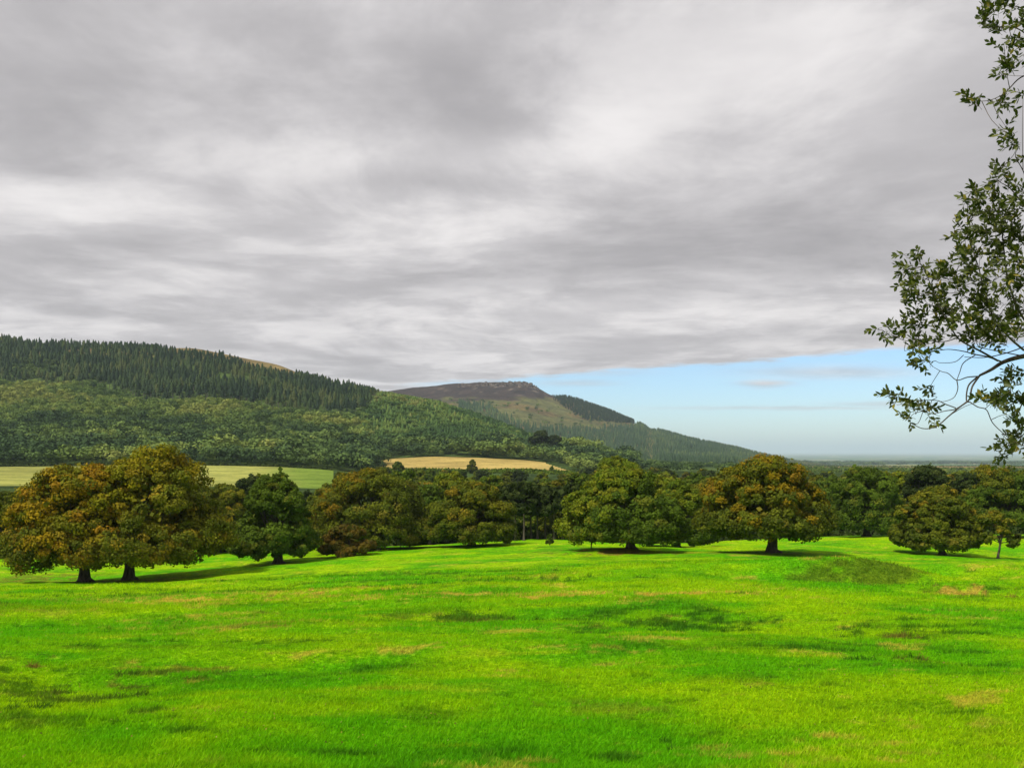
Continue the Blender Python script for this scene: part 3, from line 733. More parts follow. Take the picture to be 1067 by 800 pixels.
# ------------------------------------------------------------------ hill forests (far-off woods that read as masses)
def conifer_proto(r, tiers=6, pts=7, stem=0.12):
    V = []; Fq = []
    z0 = stem
    for k in range(tiers):
        f = k / tiers
        rad = 0.20 * (1 - f) ** 0.85 + 0.02; zb = z0 + (1 - z0) * f - 0.03 * r.random(); zt = min(z0 + (1 - z0) * (f + 1.9 / tiers), 1.0)
        b = len(V); an = r.random() * 6
        for i in range(pts * 2):
            q = rad * (1.0 if i % 2 == 0 else 0.55) * (0.75 + 0.5 * r.random()); a = an + i * np.pi / pts
            V.append((q * np.cos(a), q * np.sin(a), zb + (0.05 if i % 2 else 0) * (1 - f)))
        V.append((0, 0, zt))
        for i in range(pts * 2): Fq.append((b + i, b + (i + 1) % (pts * 2), b + pts * 2))
    b = len(V)
    for zz, rr_ in ((0, 0.018), (0.5, 0.012)):
        for i in range(3): V.append((rr_ * np.cos(i * 2.1), rr_ * np.sin(i * 2.1), zz))
    nt = 0
    for i in range(3):
        j = (i + 1) % 3
        Fq.append((b + i, b + j, b + 3 + j)); Fq.append((b + i, b + 3 + j, b + 3 + i)); nt += 2
    return np.array(V), np.array(Fq), len(V) - 6
def broad_proto(r, leaves=150):
    ce = unit(r.normal(size=(8, 3))) * 0.26 * np.array([1, 1, 0.75]) + np.array([0, 0, 0.58])
    i = r.integers(8, size=leaves); d = unit(r.normal(size=(leaves, 3)) + np.array([0, 0, 0.3]))
    P = ce[i] + d * (0.24 + 0.05 * r.random((leaves, 1))) * np.array([1, 1, 0.9]); P[:, 2] = np.maximum(P[:, 2], 0.08)
    V, Q = quads_at(P, d + 0.35 * r.normal(size=P.shape), 0.07, r)
    return V, np.concatenate([Q[:, :3], Q[:, [0, 2, 3]]]), len(V)
def forest(name, label, pts, hts, wid, cols, protos_, seed, bark=(0.16, 0.14, 0.12)):
    r = np.random.default_rng(seed); Vs = []; Fs = []; Cs = []; off = 0
    pick = r.integers(len(protos_), size=len(pts))
    for k, (pv, pf, nleaf) in enumerate(protos_):
        s = np.where(pick == k)[0]
        if not len(s): continue
        a = r.random(len(s)) * 6.28; ca, sa_ = np.cos(a), np.sin(a)
        X = (pv[None, :, 0] * ca[:, None] - pv[None, :, 1] * sa_[:, None]) * wid[s][:, None]
        Y = (pv[None, :, 0] * sa_[:, None] + pv[None, :, 1] * ca[:, None]) * wid[s][:, None]
        Z = np.broadcast_to(pv[None, :, 2], X.shape) * hts[s][:, None]
        V = np.stack([X, Y, Z], -1) + pts[s][:, None]
        cc = np.repeat(cols[s][:, None], len(pv), 1) * (0.82 + 0.36 * r.random((len(s), len(pv), 1)))
        cc[:, nleaf:] = bark
        Vs.append(V.reshape(-1, 3)); Cs.append(cc.reshape(-1, 3))
        Fs.append((pf[None] + (np.arange(len(s)) * len(pv))[:, None, None] + off).reshape(-1, 3)); off += len(s) * len(pv)
    o = link(name, mesh_np(name, np.concatenate(Vs), np.concatenate(Fs), M_FAR, np.concatenate(Cs)))
    return tag(o, label, 'forest', kind='stuff')
pr = np.random.default_rng(9)
CON = [conifer_proto(pr, 6, 5) for _ in range(4)]; CONS = [conifer_proto(pr, 5, 5, 0.38) for _ in range(3)]; CONY = [conifer_proto(pr, 4, 5, 0.05) for _ in range(4)]; BRO = [broad_proto(pr) for _ in range(5)]
def spots(d0, d1, u0, u1, spacing, r):
    ymid = np.arange(d0, d1, spacing); P = []
    for yv in ymid:
        xs = np.arange((u0 - UC) / F * yv, (u1 - UC) / F * yv, spacing)
        P.append(np.stack([xs, np.full(len(xs), yv)], -1))
    P = np.concatenate(P) + (r.random((sum(map(len, P)), 2)) - 0.5) * spacing * 0.95
    z = H(P[:, 0], P[:, 1]); u, v = UV(P[:, 0], P[:, 1], z)
    return np.column_stack([P, z]), u, v
r = np.random.default_rng(31)
ridge_u = np.array([-700, 0, 50, 100, 112, 170, 200, 240, 290, 330, 370, 395]); ridge_v = np.array([338, 342, 347, 345, 351, 355.5, 359.5, 366, 380.5, 386, 393, 402])
con_edge_u = [-700, 0, 60, 100, 125, 150, 200, 270, 340, 372, 386, 394, 402]; con_edge_v = [398, 400, 402, 402, 412, 421, 418, 426, 434, 432, 424, 412, 405]
# 1 mature conifers
P, u, v = spots(690, 1260, -260, 410, 7.6, r)
ed = np.interp(u, con_edge_u, con_edge_v) + 5 * fbm(P[:, 0] / 40, P[:, 1] / 40, 3)
h = 7 + 9 * r.random(len(P)) + 8 * fbm(P[:, 0] / 90 + 8, P[:, 1] / 90, 2); 
rv = np.interp(u, ridge_u, ridge_v) + np.where((u > 165) & (u < 300), 1.0, 0) + 4.5 * r.random(len(P)) ** 0.7 + 3 * np.abs(fbm(P[:, 0] / 25, P[:, 1] * 0, 2)) - 2.5 * (r.random(len(P)) < 0.02)
h = np.minimum(h, (v - rv) / F * P[:, 1])
keep = (v < ed) & (u < 396 + 10 * fbm(P[:, 0] / 15, P[:, 1] / 15, 2)) & (h > 5.5)
keep &= (fbm(P[:, 0] / 70 + 60, P[:, 1] / 110, 3) > -0.42) & (r.random(len(P)) > 0.12)
P, u, v, h, ed = P[keep], u[keep], v[keep], h[keep], ed[keep]
dk = np.array([[0.020, 0.036, 0.018], [0.028, 0.047, 0.020], [0.042, 0.066, 0.024], [0.068, 0.085, 0.028]])
cl = dk[np.clip((1.9 + 4.2 * fbm(P[:, 0] / 45 + 3, P[:, 1] / 45, 3) + r.normal(size=len(P)) * 0.8 - 0.9 * (v < 385)).astype(int), 0, 3)]
low = v > ed - 9
mixp = fbm(P[:, 0] / 60 + 70, P[:, 1] / 90, 3) + 0.5 * np.exp(-((u - 25) / 45) ** 2 - ((v - 385) / 10) ** 2) + 0.15 * r.normal(size=len(P)) > 0.46
lb = mixp & (v > 372); Q_ = P[lb]
forest('broadleaved_wood', 'lighter rounded trees mixed among the dark conifers of the left hill', Q_, h[lb] * 0.75, h[lb] * 0.95, np.array([[0.055, 0.09, 0.032], [0.085, 0.125, 0.036]])[r.integers(0, 2, len(Q_))], BRO, 11)
P, h, cl, low, u, v = P[~lb], h[~lb], cl[~lb], low[~lb], u[~lb], v[~lb]
forest('conifer_forest', 'dark mature conifer forest covering the upper slope of the left hill', P[~low], h[~low], 9 + h[~low] * 0.5, cl[~low], CON, 1)
forest('conifer_forest', 'pale stemmed lower edge of the dark conifer forest on the left hill', P[low], h[low] * 1.1, 8 + h[low] * 0.6, cl[low], CONS, 2)
# 2 young plantation on the right shoulder
P, u, v = spots(640, 1260, 340, 640, 5.2, r)
ed = np.interp(u, con_edge_u, con_edge_v)
keep = ((u > 400) | (v > ed)) & (v < 470 + 6 * fbm(P[:, 0] / 20, P[:, 1] / 20, 2)) & (u > 372 + 18 * fbm(P[:, 0] / 30 + 5, P[:, 1] / 60, 2)) & (u < 640)
P, u, v = P[keep], u[keep], v[keep]; h = 3.5 + 3.8 * r.random(len(P)) + 2 * np.clip(fbm(P[:, 0] / 12, P[:, 1] / 12, 2), -0.5, 1)
yg = np.array([[0.050, 0.095, 0.030], [0.080, 0.14, 0.036], [0.125, 0.185, 0.042], [0.18, 0.20, 0.055]])
ci = np.clip(1.3 + 3.2 * fbm(P[:, 0] / 50 + 31, P[:, 1] / 60, 3) + r.normal(size=len(P)) * 0.55, 0, 3).astype(int)
forest('young_plantation', 'mid green plantation of small young conifers on the shoulder of the left hill', P, h, 2.5 + h * 1.3, yg[ci], CONY + BRO[:2], 3)
# 3 broadleaved wood and scrub on the lower slope
P, u, v = spots(484, 1060, -260, 660, 6.6, r)
ed = np.interp(u, con_edge_u, con_edge_v, right=0) + 4 * fbm(P[:, 0] / 40, P[:, 1] / 40, 3)
keep = ((v > ed) & (u < 385) & ((P[:, 1] > 484))) | ((u >= 375) & (v > 466 + 6 * fbm(P[:, 0] / 20, P[:, 1] / 20, 2)) & (P[:, 1] > np.where((u > 402) & (u < 598), 650, 560)) & (P[:, 1] < 1000))
P, u, v = P[keep], u[keep], v[keep]
hz = sstep(486, 425, v)
h = (6.5 + 4.5 * r.random(len(P)) + 3 * fbm(P[:, 0] / 50, P[:, 1] / 50, 2)) * (1.1 - 0.35 * hz)
bl = np.array([[0.045, 0.080, 0.028], [0.080, 0.130, 0.034], [0.125, 0.185, 0.042], [0.185, 0.24, 0.052], [0.235, 0.265, 0.062]])
ci = np.clip(1.0 + 1.9 * hz + 4.6 * fbm(P[:, 0] / 55 + 71, P[:, 1] / 60, 3) + r.normal(size=len(P)) * 0.5, 0, 4).astype(int)
h = 0.86 * h * np.exp(0.22 * r.normal(size=len(P)))
forest('broadleaved_wood', 'light and dark green broadleaved wood on the lower slope of the left hill', P, h, h * 1.25, bl[ci], BRO, 4)
# 4 far hill: dark plantation, lower forest, rough slope bushes
P, u, v = spots(2050, 2950, 540, 690, 11, r)
low_u = [560, 575, 590, 610, 640, 672, 690]; low_v = [409, 416, 426, 438, 441, 442, 446]
keep = (v < np.interp(u, low_u, low_v)) & (u > 573 + 5 * r.random(len(P))) & (u < 674)
P, u, v = P[keep], u[keep], v[keep]; h = (12 + 5 * r.random(len(P))) * (0.35 + 0.65 * sstep(573, 592, u))
forest('conifer_plantation', 'near black conifer plantation on the skyline of the far hill', P, h, h * 1.1, dk[r.integers(0, 2, len(P))] * 0.8, CON, 5)
P, u, v = spots(1250, 2980, 480, 875, 11, r)
keep = (v > np.interp(u, [480, 510, 530, 560, 600, 640, 674, 690, 800], [420, 425, 437, 447, 449, 447, 442, 440, 400]) + 3 * fbm(P[:, 0] / 60, P[:, 1] / 60, 3)) & (v < 486) & ~((u < 600) & (v > 462))
P, u, v = P[keep], u[keep], v[keep]; h = (9 + 9 * r.random(len(P))) * (1 - 0.85 * sstep(750, 850, u)) * (1 - 0.5 * np.exp(-((u - 678) / 5) ** 2))
fg = np.array([[0.045, 0.080, 0.040], [0.065, 0.105, 0.045], [0.095, 0.135, 0.050]])
ci = np.clip(0.8 + 2.4 * fbm(P[:, 0] / 90 + 11, P[:, 1] / 120, 3) + r.normal(size=len(P)) * 0.5, 0, 2).astype(int)
forest('conifer_forest', 'mid green forest sloping down the right side of the far hill', P, h, h * 1.05, fg[ci], CON, 6)
P, u, v = spots(2050, 2780, 430, 640, 26, r)
keep = (v > 417) & (v < 446) & (r.random(len(P)) < 0.28 + 0.9 * fbm(P[:, 0] / 80 + 4, P[:, 1] / 90, 3))
P = P[keep]; h = 4 + 6 * r.random(len(P))
forest('hillside_scrub', 'scattered dark bushes on the brown slope below the crag', P, h, h * 1.5, bl[r.integers(0, 3, len(P))], BRO, 7)
# 5 valley floor woods to the right and beyond the meadow
P, u, v = spots(600, 1700, 590, 1180, 12, r)
keep = (u > 600) & (fbm(P[:, 0] / 70 + 90, P[:, 1] / 110, 3) > -0.18)
P, u, v = P[keep], u[keep], v[keep]; h = 7 + 5 * r.random(len(P)); h = np.minimum(h, np.maximum((v - (np.interp(u, [590, 700, 800, 860, 1180], [474, 482, 484.5, 488.5, 490]) - 2.5 * r.random(len(P)) ** 3)) / F * P[:, 1], 2))
ci = np.clip(1.6 + 3.2 * fbm(P[:, 0] / 75 + 71, P[:, 1] / 90, 3) + r.normal(size=len(P)) * 0.75, 0, 4).astype(int)
forest('broadleaved_wood', 'patchy wood of mixed greens on the low ground right of the far hill', P, h, h * 1.4, bl[ci], BRO, 8)
P, u, v = spots(3800, 7000, 840, 1200, 60, r)
keep = fbm(P[:, 0] / 400 + 90, P[:, 1] / 500, 3) > 0.12
P = P[keep]; h = 12 + 8 * r.random(len(P))
forest('plain_woods', 'dark hazy copses scattered over the distant coastal plain', P, h, h * 3.0, bl[r.integers(0, 2, len(P))], BRO, 10)
# hedge at the top of the pale pasture
nu = 900; u = -200 + 545 * r.random(nu); D = 481 + 3 * r.random(nu); x = (u - UC) / F * D
pts = np.stack([x, D, H(x, D)], -1)
hd = scatter_cloud('hedge', 'thin dark hedge along the top of the pale pasture at the hill foot', 'hedge', pts, 1.0 + 0.9 * r.random(nu), pick_cols('dark', nu, r), 0.3, 24, 23)
hd['kind'] = 'thing'

nu = 520; u = 396 + 208 * r.random(nu); D = 547 + 12 * r.random(nu); x = (u - UC) / F * D
pts = np.stack([x, D, H(x, D)], -1)
hd = scatter_cloud('hedge', 'overgrown leafy hedge along the lower edge of the golden stubble field', 'hedge', pts, 1.3 + 1.9 * r.random(nu), pick_cols('green', nu, r), 0.22, 40, 24)
hd['kind'] = 'thing'

# crag: rock faces along the rim of the far hill
def rock_material():
    m, t, o = new_mat('crag_rock')
    g = t.node('ShaderNodeNewGeometry').outputs['Position']
    n = t.noise(g, 0.12, 6, 0.7)
    c = t.mix(t.ramp(n, 0.35, 0.65), c4(0.035, 0.028, 0.027), c4(0.15, 0.12, 0.10))
    p = t.node('ShaderNodeBsdfPrincipled', ins={'Base Color': c, 'Roughness': 0.95, 'Specular IOR Level': 0.05})
    t.l.new(p.outputs[0], o.inputs[0]); return m
M_ROCK = rock_material()
acc = Acc()
for u0 in np.arange(478, 562, 1.3):
    for lay in range(2):
        if r.random() < 0.25: continue
        D = 2752 - lay * 45 - 25 * r.random(); x, y, z = at(u0 + r.normal(), D)
        w_ = 3 + 5 * r.random(); hh = 2 + 6 * r.random() * (1.4 if u0 > 500 else 0.7)
        nb = 9; an = np.sort(r.random(nb)) * 6.28
        rad = w_ * (0.7 + 0.5 * r.random(nb))
        ring0 = np.stack([x + rad * np.cos(an), y + rad * 0.8 * np.sin(an), np.full(nb, z - 5)], -1)
        ring1 = np.stack([x + rad * 0.92 * np.cos(an), y + rad * 0.8 * np.sin(an), z + hh * 0.6 * (0.8 + 0.4 * r.random(nb))], -1)
        ring2 = np.stack([x + rad * 0.5 * np.cos(an), y + 3 + rad * 0.5 * np.sin(an), np.full(nb, z + hh * 0.8)], -1)
        V = np.concatenate([ring0, ring1, ring2]); j = np.arange(nb); k = (j + 1) % nb
        Q = np.concatenate([np.stack([j, k, k + nb, j + nb], -1), np.stack([j + nb, k + nb, k + 2 * nb, j + 2 * nb], -1)])
        acc.add(V, Q)
o = link('crag', acc.build('crag', M_ROCK)); tag(o, kind='structure')

# ------------------------------------------------------------------ small wooden stake by the bare soil
x, y, z = at(616, 99)
acc = Acc(); acc.add(*tube([(0, 0, -0.3), (0.01, 0, 0.4), (0.03, 0, 0.85)], [0.07, 0.065, 0.06], 6))
acc.add(*tube([(0.03, 0, 0.85), (0.033, 0, 0.93)], [0.06, 0.015], 6))
o = link('wooden_stake', acc.build('wooden_stake', M_BARK)); o.location = (x, y, z)
tag(o, 'short weathered stake in the grass left of the tree with bare soil', 'stake')

# ------------------------------------------------------------------ grass blades over the nearer meadow
r = np.random.default_rng(51)
NB = 150000
D = 13.2 * np.exp(r.random(NB) ** 1.25 * math.log(75 / 13.2)); u = -90 + 1250 * r.random(NB); x = (u - UC) / F * D
x = np.repeat(x, 4) + r.normal(size=NB * 4) * 0.05 * np.repeat(D / 18, 4); y = np.repeat(D, 4) + r.normal(size=NB * 4) * 0.05 * np.repeat(D / 18, 4)
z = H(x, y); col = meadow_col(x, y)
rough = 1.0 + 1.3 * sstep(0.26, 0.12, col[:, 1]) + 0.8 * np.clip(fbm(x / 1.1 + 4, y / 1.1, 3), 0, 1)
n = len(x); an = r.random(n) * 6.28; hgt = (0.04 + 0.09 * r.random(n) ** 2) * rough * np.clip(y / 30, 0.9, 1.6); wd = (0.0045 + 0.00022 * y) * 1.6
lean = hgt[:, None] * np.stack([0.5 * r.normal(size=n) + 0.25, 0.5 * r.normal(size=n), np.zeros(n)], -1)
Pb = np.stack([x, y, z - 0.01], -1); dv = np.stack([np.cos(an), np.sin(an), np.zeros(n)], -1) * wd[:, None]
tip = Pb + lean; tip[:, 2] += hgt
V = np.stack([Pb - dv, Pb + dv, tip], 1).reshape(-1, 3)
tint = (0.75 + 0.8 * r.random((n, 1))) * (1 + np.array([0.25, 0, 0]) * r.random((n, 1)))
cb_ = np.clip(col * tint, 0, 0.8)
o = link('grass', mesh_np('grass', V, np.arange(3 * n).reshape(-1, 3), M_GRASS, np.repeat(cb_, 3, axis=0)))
tag(o, 'short bright green grass covering the meadow', 'grass', kind='stuff')

# fallen leaves and pale bents lying in the sward
NL = 4500
D = 13.2 * np.exp(r.random(NL) ** 0.8 * math.log(95 / 13.2)); u = -90 + 1250 * r.random(NL); x = (u - UC) / F * D
k_ = fbm(x / 3, D / 2, 3) + 0.25 * r.normal(size=NL) > 0.12
x, D = x[k_], D[k_]; z = H(x, D)
nn_ = r.normal(size=(len(x), 3)) * 0.5 + np.array([0, 0, 1])
V, Q = quads_at(np.stack([x, D, z + 0.05 + 0.03 * r.random(len(x))], -1), nn_, 0.012 + 0.0005 * D, r)
lc = np.array([[0.38, 0.33, 0.05], [0.28, 0.20, 0.04], [0.42, 0.42, 0.08], [0.14, 0.11, 0.03]])[r.integers(0, 4, len(x))]
o = link('fallen_leaves', mesh_np('fallen_leaves', V, Q, M_GRASS, np.repeat(lc, 4, axis=0)))
tag(o, 'fallen tan and brown leaves scattered in the short grass', 'leaves', kind='stuff')

# ------------------------------------------------------------------ overhanging evergreen on the right
r = np.random.default_rng(61)
DT = 8.2
bx, by = 7.4, 8.8; bz = float(H(np.array([bx]), np.array([by]))[0])
root = empty('evergreen_oak', (bx, by, bz))
tag(root, 'evergreen with small glossy leaves on thin arching twigs overhanging the right edge', 'tree')
def P3(u, v, D): return np.array([(u - UC) / F * D, D, CZ + (HOR - v) / F * D])
def spline(pts, k=5):
    pts = np.array(pts, float); P = np.vstack([2 * pts[0] - pts[1], pts, 2 * pts[-1] - pts[-2]]); o = []
    for i in range(1, len(P) - 2):
        for s in range(k):
            t = s / k
            o.append(0.5 * ((2 * P[i]) + (-P[i - 1] + P[i + 1]) * t + (2 * P[i - 1] - 5 * P[i] + 4 * P[i + 1] - P[i + 2]) * t * t + (-P[i - 1] + 3 * P[i] - 3 * P[i + 1] + P[i + 2]) * t ** 3))
    o.append(P[-2]); return np.array(o)
tw = Acc(); nodes = []
def twig(pts, r0, r1, D0=DT, D1=DT):
    n_ = len(pts); q = [P3(a, b, D0 + (D1 - D0) * i / (n_ - 1)) for i, (a, b) in enumerate(pts)]
    s = spline(q); rad = np.linspace(r0, r1, len(s)); tw.add(*tube(s, rad, 6)); nodes.extend([(p, a) for p, a in zip(s, rad)])
twig([(1290, 330), (1180, 352), (1100, 366), (1067, 371), (1046, 377), (1033, 385), (1021, 391)], 0.035, 0.011, 8.8, 8.2)
twig([(1021, 391), (1013, 403), (1010, 416), (1000, 424), (988, 434), (980, 441), (970, 446), (960, 446), (950, 441)], 0.009, 0.003, 8.2, 7.8)
twig([(1018, 393), (1009, 402), (1007, 417), (1011, 419)], 0.008, 0.005, 8.25, 8.1)
twig([(1008, 418), (996, 426), (985, 428), (972, 431), (962, 428)], 0.006, 0.002, 8.15, 8.0)
twig([(996, 425), (985, 421), (975, 417), (952, 417), (944, 415), (932, 413)], 0.005, 0.002, 8.1, 8.3)
twig([(1020, 392), (1008, 393), (997, 396), (988, 389), (981, 387), (972, 382)], 0.006, 0.002, 8.2, 8.4)
twig([(997, 396), (998, 405), (994, 414), (985, 418), (978, 418)], 0.005, 0.002, 8.25, 8.2)
twig([(1016, 370), (1004, 378), (1000, 388), (997, 396)], 0.005, 0.003, 8.3, 8.25)
twig([(1044, 377), (1030, 372), (1015, 369), (1004, 366), (988, 364), (974, 366)], 0.008, 0.0025, 8.3, 8.5)
twig([(1004, 370), (995, 377), (980, 378), (975, 376)], 0.004, 0.002, 8.3, 8.2)
twig([(1040, 376), (1022, 366), (1008, 359), (998, 352), (990, 340), (982, 326), (975, 310), (968, 292), (962, 278)], 0.010, 0.002, 8.3, 8.0)
twig([(998, 352), (982, 356), (960, 354), (944, 355), (932, 350), (922, 346)], 0.005, 0.0015, 8.2, 8.1)
twig([(1067, 365), (1050, 350), (1035, 330), (1026, 305), (1020, 280), (1012, 255), (1008, 235)], 0.011, 0.002, 8.5, 8.3)
twig([(1075, 345), (1060, 320), (1050, 290), (1046, 260), (1043, 230), (1040, 205), (1040, 180)], 0.012, 0.002, 8.6, 8.4)
twig([(1075, 200), (1066, 178), (1058, 162), (1063, 152)], 0.006, 0.002, 8.7, 8.5)
twig([(1035, 330), (1018, 315), (1000, 305), (992, 288)], 0.006, 0.002, 8.4, 8.1)
twig([(1080, 230), (1064, 210), (1052, 196), (1042, 190)], 0.009, 0.003, 8.6, 8.4)
twig([(1011, 419), (1019, 424), (1028, 427), (1034, 440), (1045, 451), (1056, 459), (1070, 466)], 0.005, 0.003, 8.1, 8.0)
twig([(1110, 380), (1085, 400), (1068, 415), (1060, 430), (1054, 412), (1052, 396)], 0.010, 0.002, 8.6, 8.2)
twig([(1120, 420), (1090, 440), (1070, 450), (1060, 458), (1048, 466)], 0.009, 0.002, 8.6, 8.1)
twig([(1075, 76), (1062, 82), (1052, 92), (1046, 98), (1030, 105), (1012, 105)], 0.007, 0.002, 8.4, 8.2)
twig([(1075, 40), (1060, 30), (1045, 28), (1030, 29), (1020, 24)], 0.007, 0.002, 8.4, 8.2)
twig([(1052, 92), (1050, 82), (1048, 70)], 0.004, 0.002, 8.3, 8.2)
twig([(1075, 35), (1066, 10), (1045, 5), (1030, -5)], 0.007, 0.002, 8.4, 8.2)
twig([(1067, 371), (1040, 366), (1020, 362)], 0.006, 0.003, 8.5, 8.2)
twig([(1090, 350), (1060, 364), (1030, 372), (1005, 372)], 0.007, 0.003, 8.6, 8.4)
CL = [  # u, v, spread, number of leaf sprays
 (1024,22,7,4),(1036,14,8,6),(1050,6,9,8),(1060,26,9,8),(1040,32,6,4),(1046,46,5,3),(1063,46,7,5),(1066,62,5,3),(1048,70,6,6),(1044,78,5,3),(1012,103,5,3),(1020,106,5,3),(1040,106,6,4),(1047,107,4,2),(1066,98,4,2),
 (1048,132,4,2),(1052,142,4,3),(1059,150,5,4),(1064,162,3,1),(1040,178,5,3),(1048,188,7,4),(1034,190,5,2),(1030,198,7,4),(1015,202,6,3),(1024,212,9,7),(1044,206,8,5),(1060,205,8,7),(1008,210,5,2),(1036,226,11,10),(1055,226,11,14),(1012,228,6,3),
 (997,239,6,3),(1005,246,6,4),(1018,244,8,5),(1030,246,9,7),(1048,248,11,12),(1062,250,9,12),(1022,262,9,6),(1040,268,10,9),(1058,274,10,13),(1000,268,7,5),(1008,262,6,4),(1013,280,7,5),(1030,288,9,6),(1048,296,10,10),(1063,300,8,10),
 (944,268,4,2),(956,266,5,3),(942,282,4,3),(952,280,6,4),(962,276,4,2),(948,296,6,4),(960,290,6,4),(946,314,5,3),(956,306,6,5),(965,316,6,4),(976,290,5,3),(984,284,5,3),(990,276,6,5),(982,300,7,7),(978,314,7,7),(984,328,7,7),(974,332,6,4),(996,292,6,4),
 (1004,300,7,5),(1014,312,8,5),(1002,320,6,4),(1010,330,8,6),(1026,318,9,7),(1042,322,10,9),(1058,326,9,9),(1022,338,9,10),(1034,346,9,11),(1014,350,7,7),(1046,344,9,7),(1060,346,8,6),(1040,356,6,5),(996,336,6,3),(988,344,6,3),
 (916,350,4,2),(914,344,3,1),(928,345,3,2),(935,340,4,2),(946,336,5,3),(950,332,4,2),(958,338,6,4),(942,345,4,2),(966,328,6,4),(952,352,4,2),(953,360,4,3),(962,358,5,4),(966,366,4,3),(956,376,4,3),(965,378,4,3),(975,356,4,2),(980,350,4,2),
 (930,413,4,3),(938,411,3,2),(946,417,4,3),(948,420,3,1),(968,405,3,2),(972,412,2,1),(954,428,3,2),(964,427,4,3),(970,426,4,3),(973,434,3,1),(948,436,3,2),(949,441,3,1),(1030,417,6,5),(1036,421,5,4),(1045,412,5,3),(1022,418,4,2),(1042,420,4,2),
 (1052,388,5,3),(1058,398,6,4),(1064,390,5,4),(1054,408,5,3),(1063,416,6,6),(1056,432,5,3),(1064,440,6,6),(1062,456,6,6),(1066,466,5,4),(1042,464,4,3),(1048,470,5,4),(1044,476,3,2),(1056,470,4,2),(1050,458,3,1),
]
for _ in range(230):   # the crown's body beyond the frame
    CL.append((1098 + 330 * r.random(), -160 + 640 * r.random(), 16, 7))
LV = []; LN = []; LT = []; LCc = []; LS = []
npos = np.array([p for p, a in nodes])
for (cu, cvv, sp_, k) in CL:
    out_frame = cu > 1076
    Dc = DT + (0.35 if not out_frame else 1.2) * r.normal() * (0.6 if cu < 1000 else 1)
    Dc = max(Dc, 7.5); c = P3(cu, cvv, Dc)
    pal = np.array([[0.055, 0.075, 0.012], [0.078, 0.10, 0.012], [0.13, 0.14, 0.014], [0.20, 0.17, 0.018]])
    if not out_frame:
        src = npos[npos[:, 0] > c[0] - 0.05] if (npos[:, 0] > c[0] - 0.05).any() else npos
        nn = src[np.argmin(np.linalg.norm(src - c, axis=1))]
        if np.linalg.norm(nn - c) < 0.9:
            m_ = (nn + c) / 2 + 0.03 * r.normal(size=3)
            tw.add(*tube(spline([nn, m_, c], 3), np.linspace(0.0035, 0.0016, 7), 5))
    for q in range(int(k * 1.1 + 0.5)):
        s0 = c + r.normal(size=3) * sp_ / F * DT * 0.55
        dr = unit(np.array([-0.45, 0.1, 0.35]) + 0.8 * r.normal(size=3))
        L = 0.07 + 0.08 * r.random(); tw.add(*tube([s0 - dr * L * 0.4, s0 + dr * L], [0.0016, 0.0009], 4))
        nl = 9
        for i in range(nl):
            f = (i + 0.5) / nl; an_ = i * 2.4 + r.random()
            side = unit(np.cross(dr, [0.2, 0.3, 1.0])); up = np.cross(side, dr)
            ld_ = unit(dr * (0.55 + 0.9 * f) + side * math.cos(an_) + up * math.sin(an_))
            LV.append(s0 + dr * L * (1.2 * f - 0.2)); LT.append(ld_); LN.append(unit(np.cross(ld_, r.normal(size=3)) * 0.7 + np.array([-.2, -.3, .6])))
            LS.append((0.040 + 0.038 * r.random()) * (1.25 if out_frame else 1.0)); LCc.append(pal[min(3, int(abs(r.normal()) * 1.35))])
LV, LT, LN, LS, LCc = map(np.array, (LV, LT, LN, LS, LCc))
side = unit(np.cross(LT, LN)); nrm = np.cross(side, LT)
Ls = LS[:, None]
prof = [(0.0, 0.0), (0.3, 0.17), (0.65, 0.18), (1.0, 0.0)]
p0 = LV; p3 = LV + LT * Ls; m1 = LV + LT * Ls * 0.3 - nrm * Ls * 0.04; m2 = LV + LT * Ls * 0.66 - nrm * Ls * 0.03
l1 = m1 + side * Ls * 0.20 + nrm * Ls * 0.07; l2 = m2 + side * Ls * 0.215 + nrm * Ls * 0.07
r1 = m1 - side * Ls * 0.20 + nrm * Ls * 0.07; r2 = m2 - side * Ls * 0.215 + nrm * Ls * 0.07
V = np.stack([p0, m1, m2, p3, l1, l2, r1, r2], 1).reshape(-1, 3)
base = (np.arange(len(LV)) * 8)[:, None]
tri = np.concatenate([base + np.array(t_) for t_ in ([0, 1, 4], [5, 2, 3], [0, 6, 1], [7, 3, 2])])
qd = np.concatenate([base + np.array(t_) for t_ in ([1, 2, 5, 4], [1, 6, 7, 2])])
off = np.array([bx, by, bz])
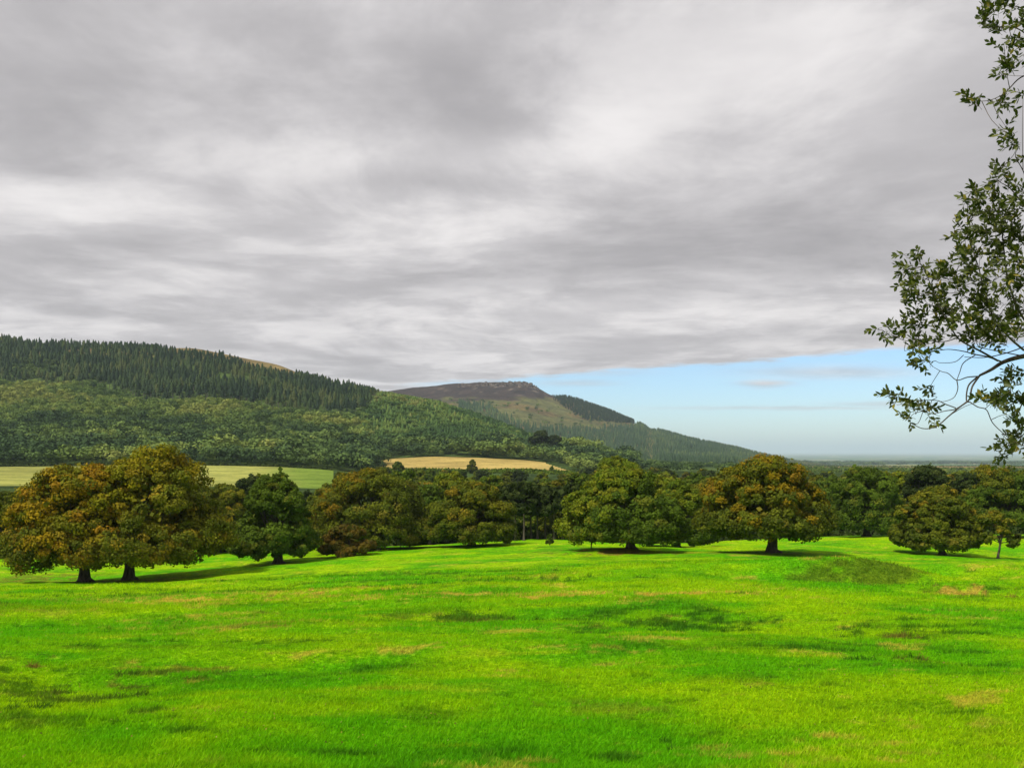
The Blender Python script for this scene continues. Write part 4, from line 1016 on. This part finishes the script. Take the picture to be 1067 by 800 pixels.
link('leaves', mesh_np('evergreen_leaves', V - off, [tri, qd], M_HOLLY, np.repeat(LCc * (0.85 + 0.3 * r.random((len(LCc), 1))), 8, axis=0), smooth=False), root)
for Vt in tw.V: Vt -= off
link('twigs', tw.build('evergreen_twigs', M_BARK, smooth=True), root)
ta = Acc()
ta.add(*tube(spline([(0, 0, -0.4), (0, 0, 0.3), (0.15, 0, 2.0), (0.05, 0.1, 4.0), (0.2, 0, 6.0), (0.1, 0, 8.0)], 4), np.linspace(0.3, 0.06, 21), 12))
for e_ in [(-1.6, -0.2, 4.0), (-1.9, 0.2, 5.6), (-1.4, -0.3, 6.8), (1.6, 0.4, 6.2), (0.6, 1.8, 5.8), (0.3, -1.5, 6.0), (1.5, -0.9, 5.0)]:
    e_ = np.array(e_); s_ = np.array([0.1, 0, e_[2] - 1.7]); ta.add(*tube(spline([s_, s_ * .5 + e_ * .5 + np.array([0, 0, .15]), e_], 4), np.linspace(0.09, 0.02, 9), 8))
link('trunk', ta.build('evergreen_trunk', M_BARK, smooth=True), root)

# ------------------------------------------------------------------ haze
bpy_me = bpy.data.meshes.new('haze')
zb = float(VV[:, 2].min()) - 1.0; zt = CZ + 300.0
xa, ya, yb = 245000.0, -80.0, 61000.0
co = [(sx * xa, yy_, zz_) for zz_ in (zb, zt) for (sx, yy_) in ((-1, ya), (1, ya), (1, yb), (-1, yb))]
bpy_me.from_pydata(co, [], [(3, 2, 1, 0), (4, 5, 6, 7), (0, 1, 5, 4), (1, 2, 6, 5), (2, 3, 7, 6), (3, 0, 4, 7)])
hm, ht, ho = new_mat('haze')
pv = ht.node('ShaderNodeVolumePrincipled', ins={'Color': c4(0.68, 0.84, 1.0), 'Density': 5.5e-5, 'Anisotropy': 0.0})
ht.l.new(pv.outputs[0], ho.inputs['Volume'])
hm.cycles.homogeneous_volume = True
bpy_me.materials.append(hm)
hz_o = link('haze', bpy_me); tag(hz_o, 'thin pale blue air haze over the valley and plain', 'haze', kind='stuff')
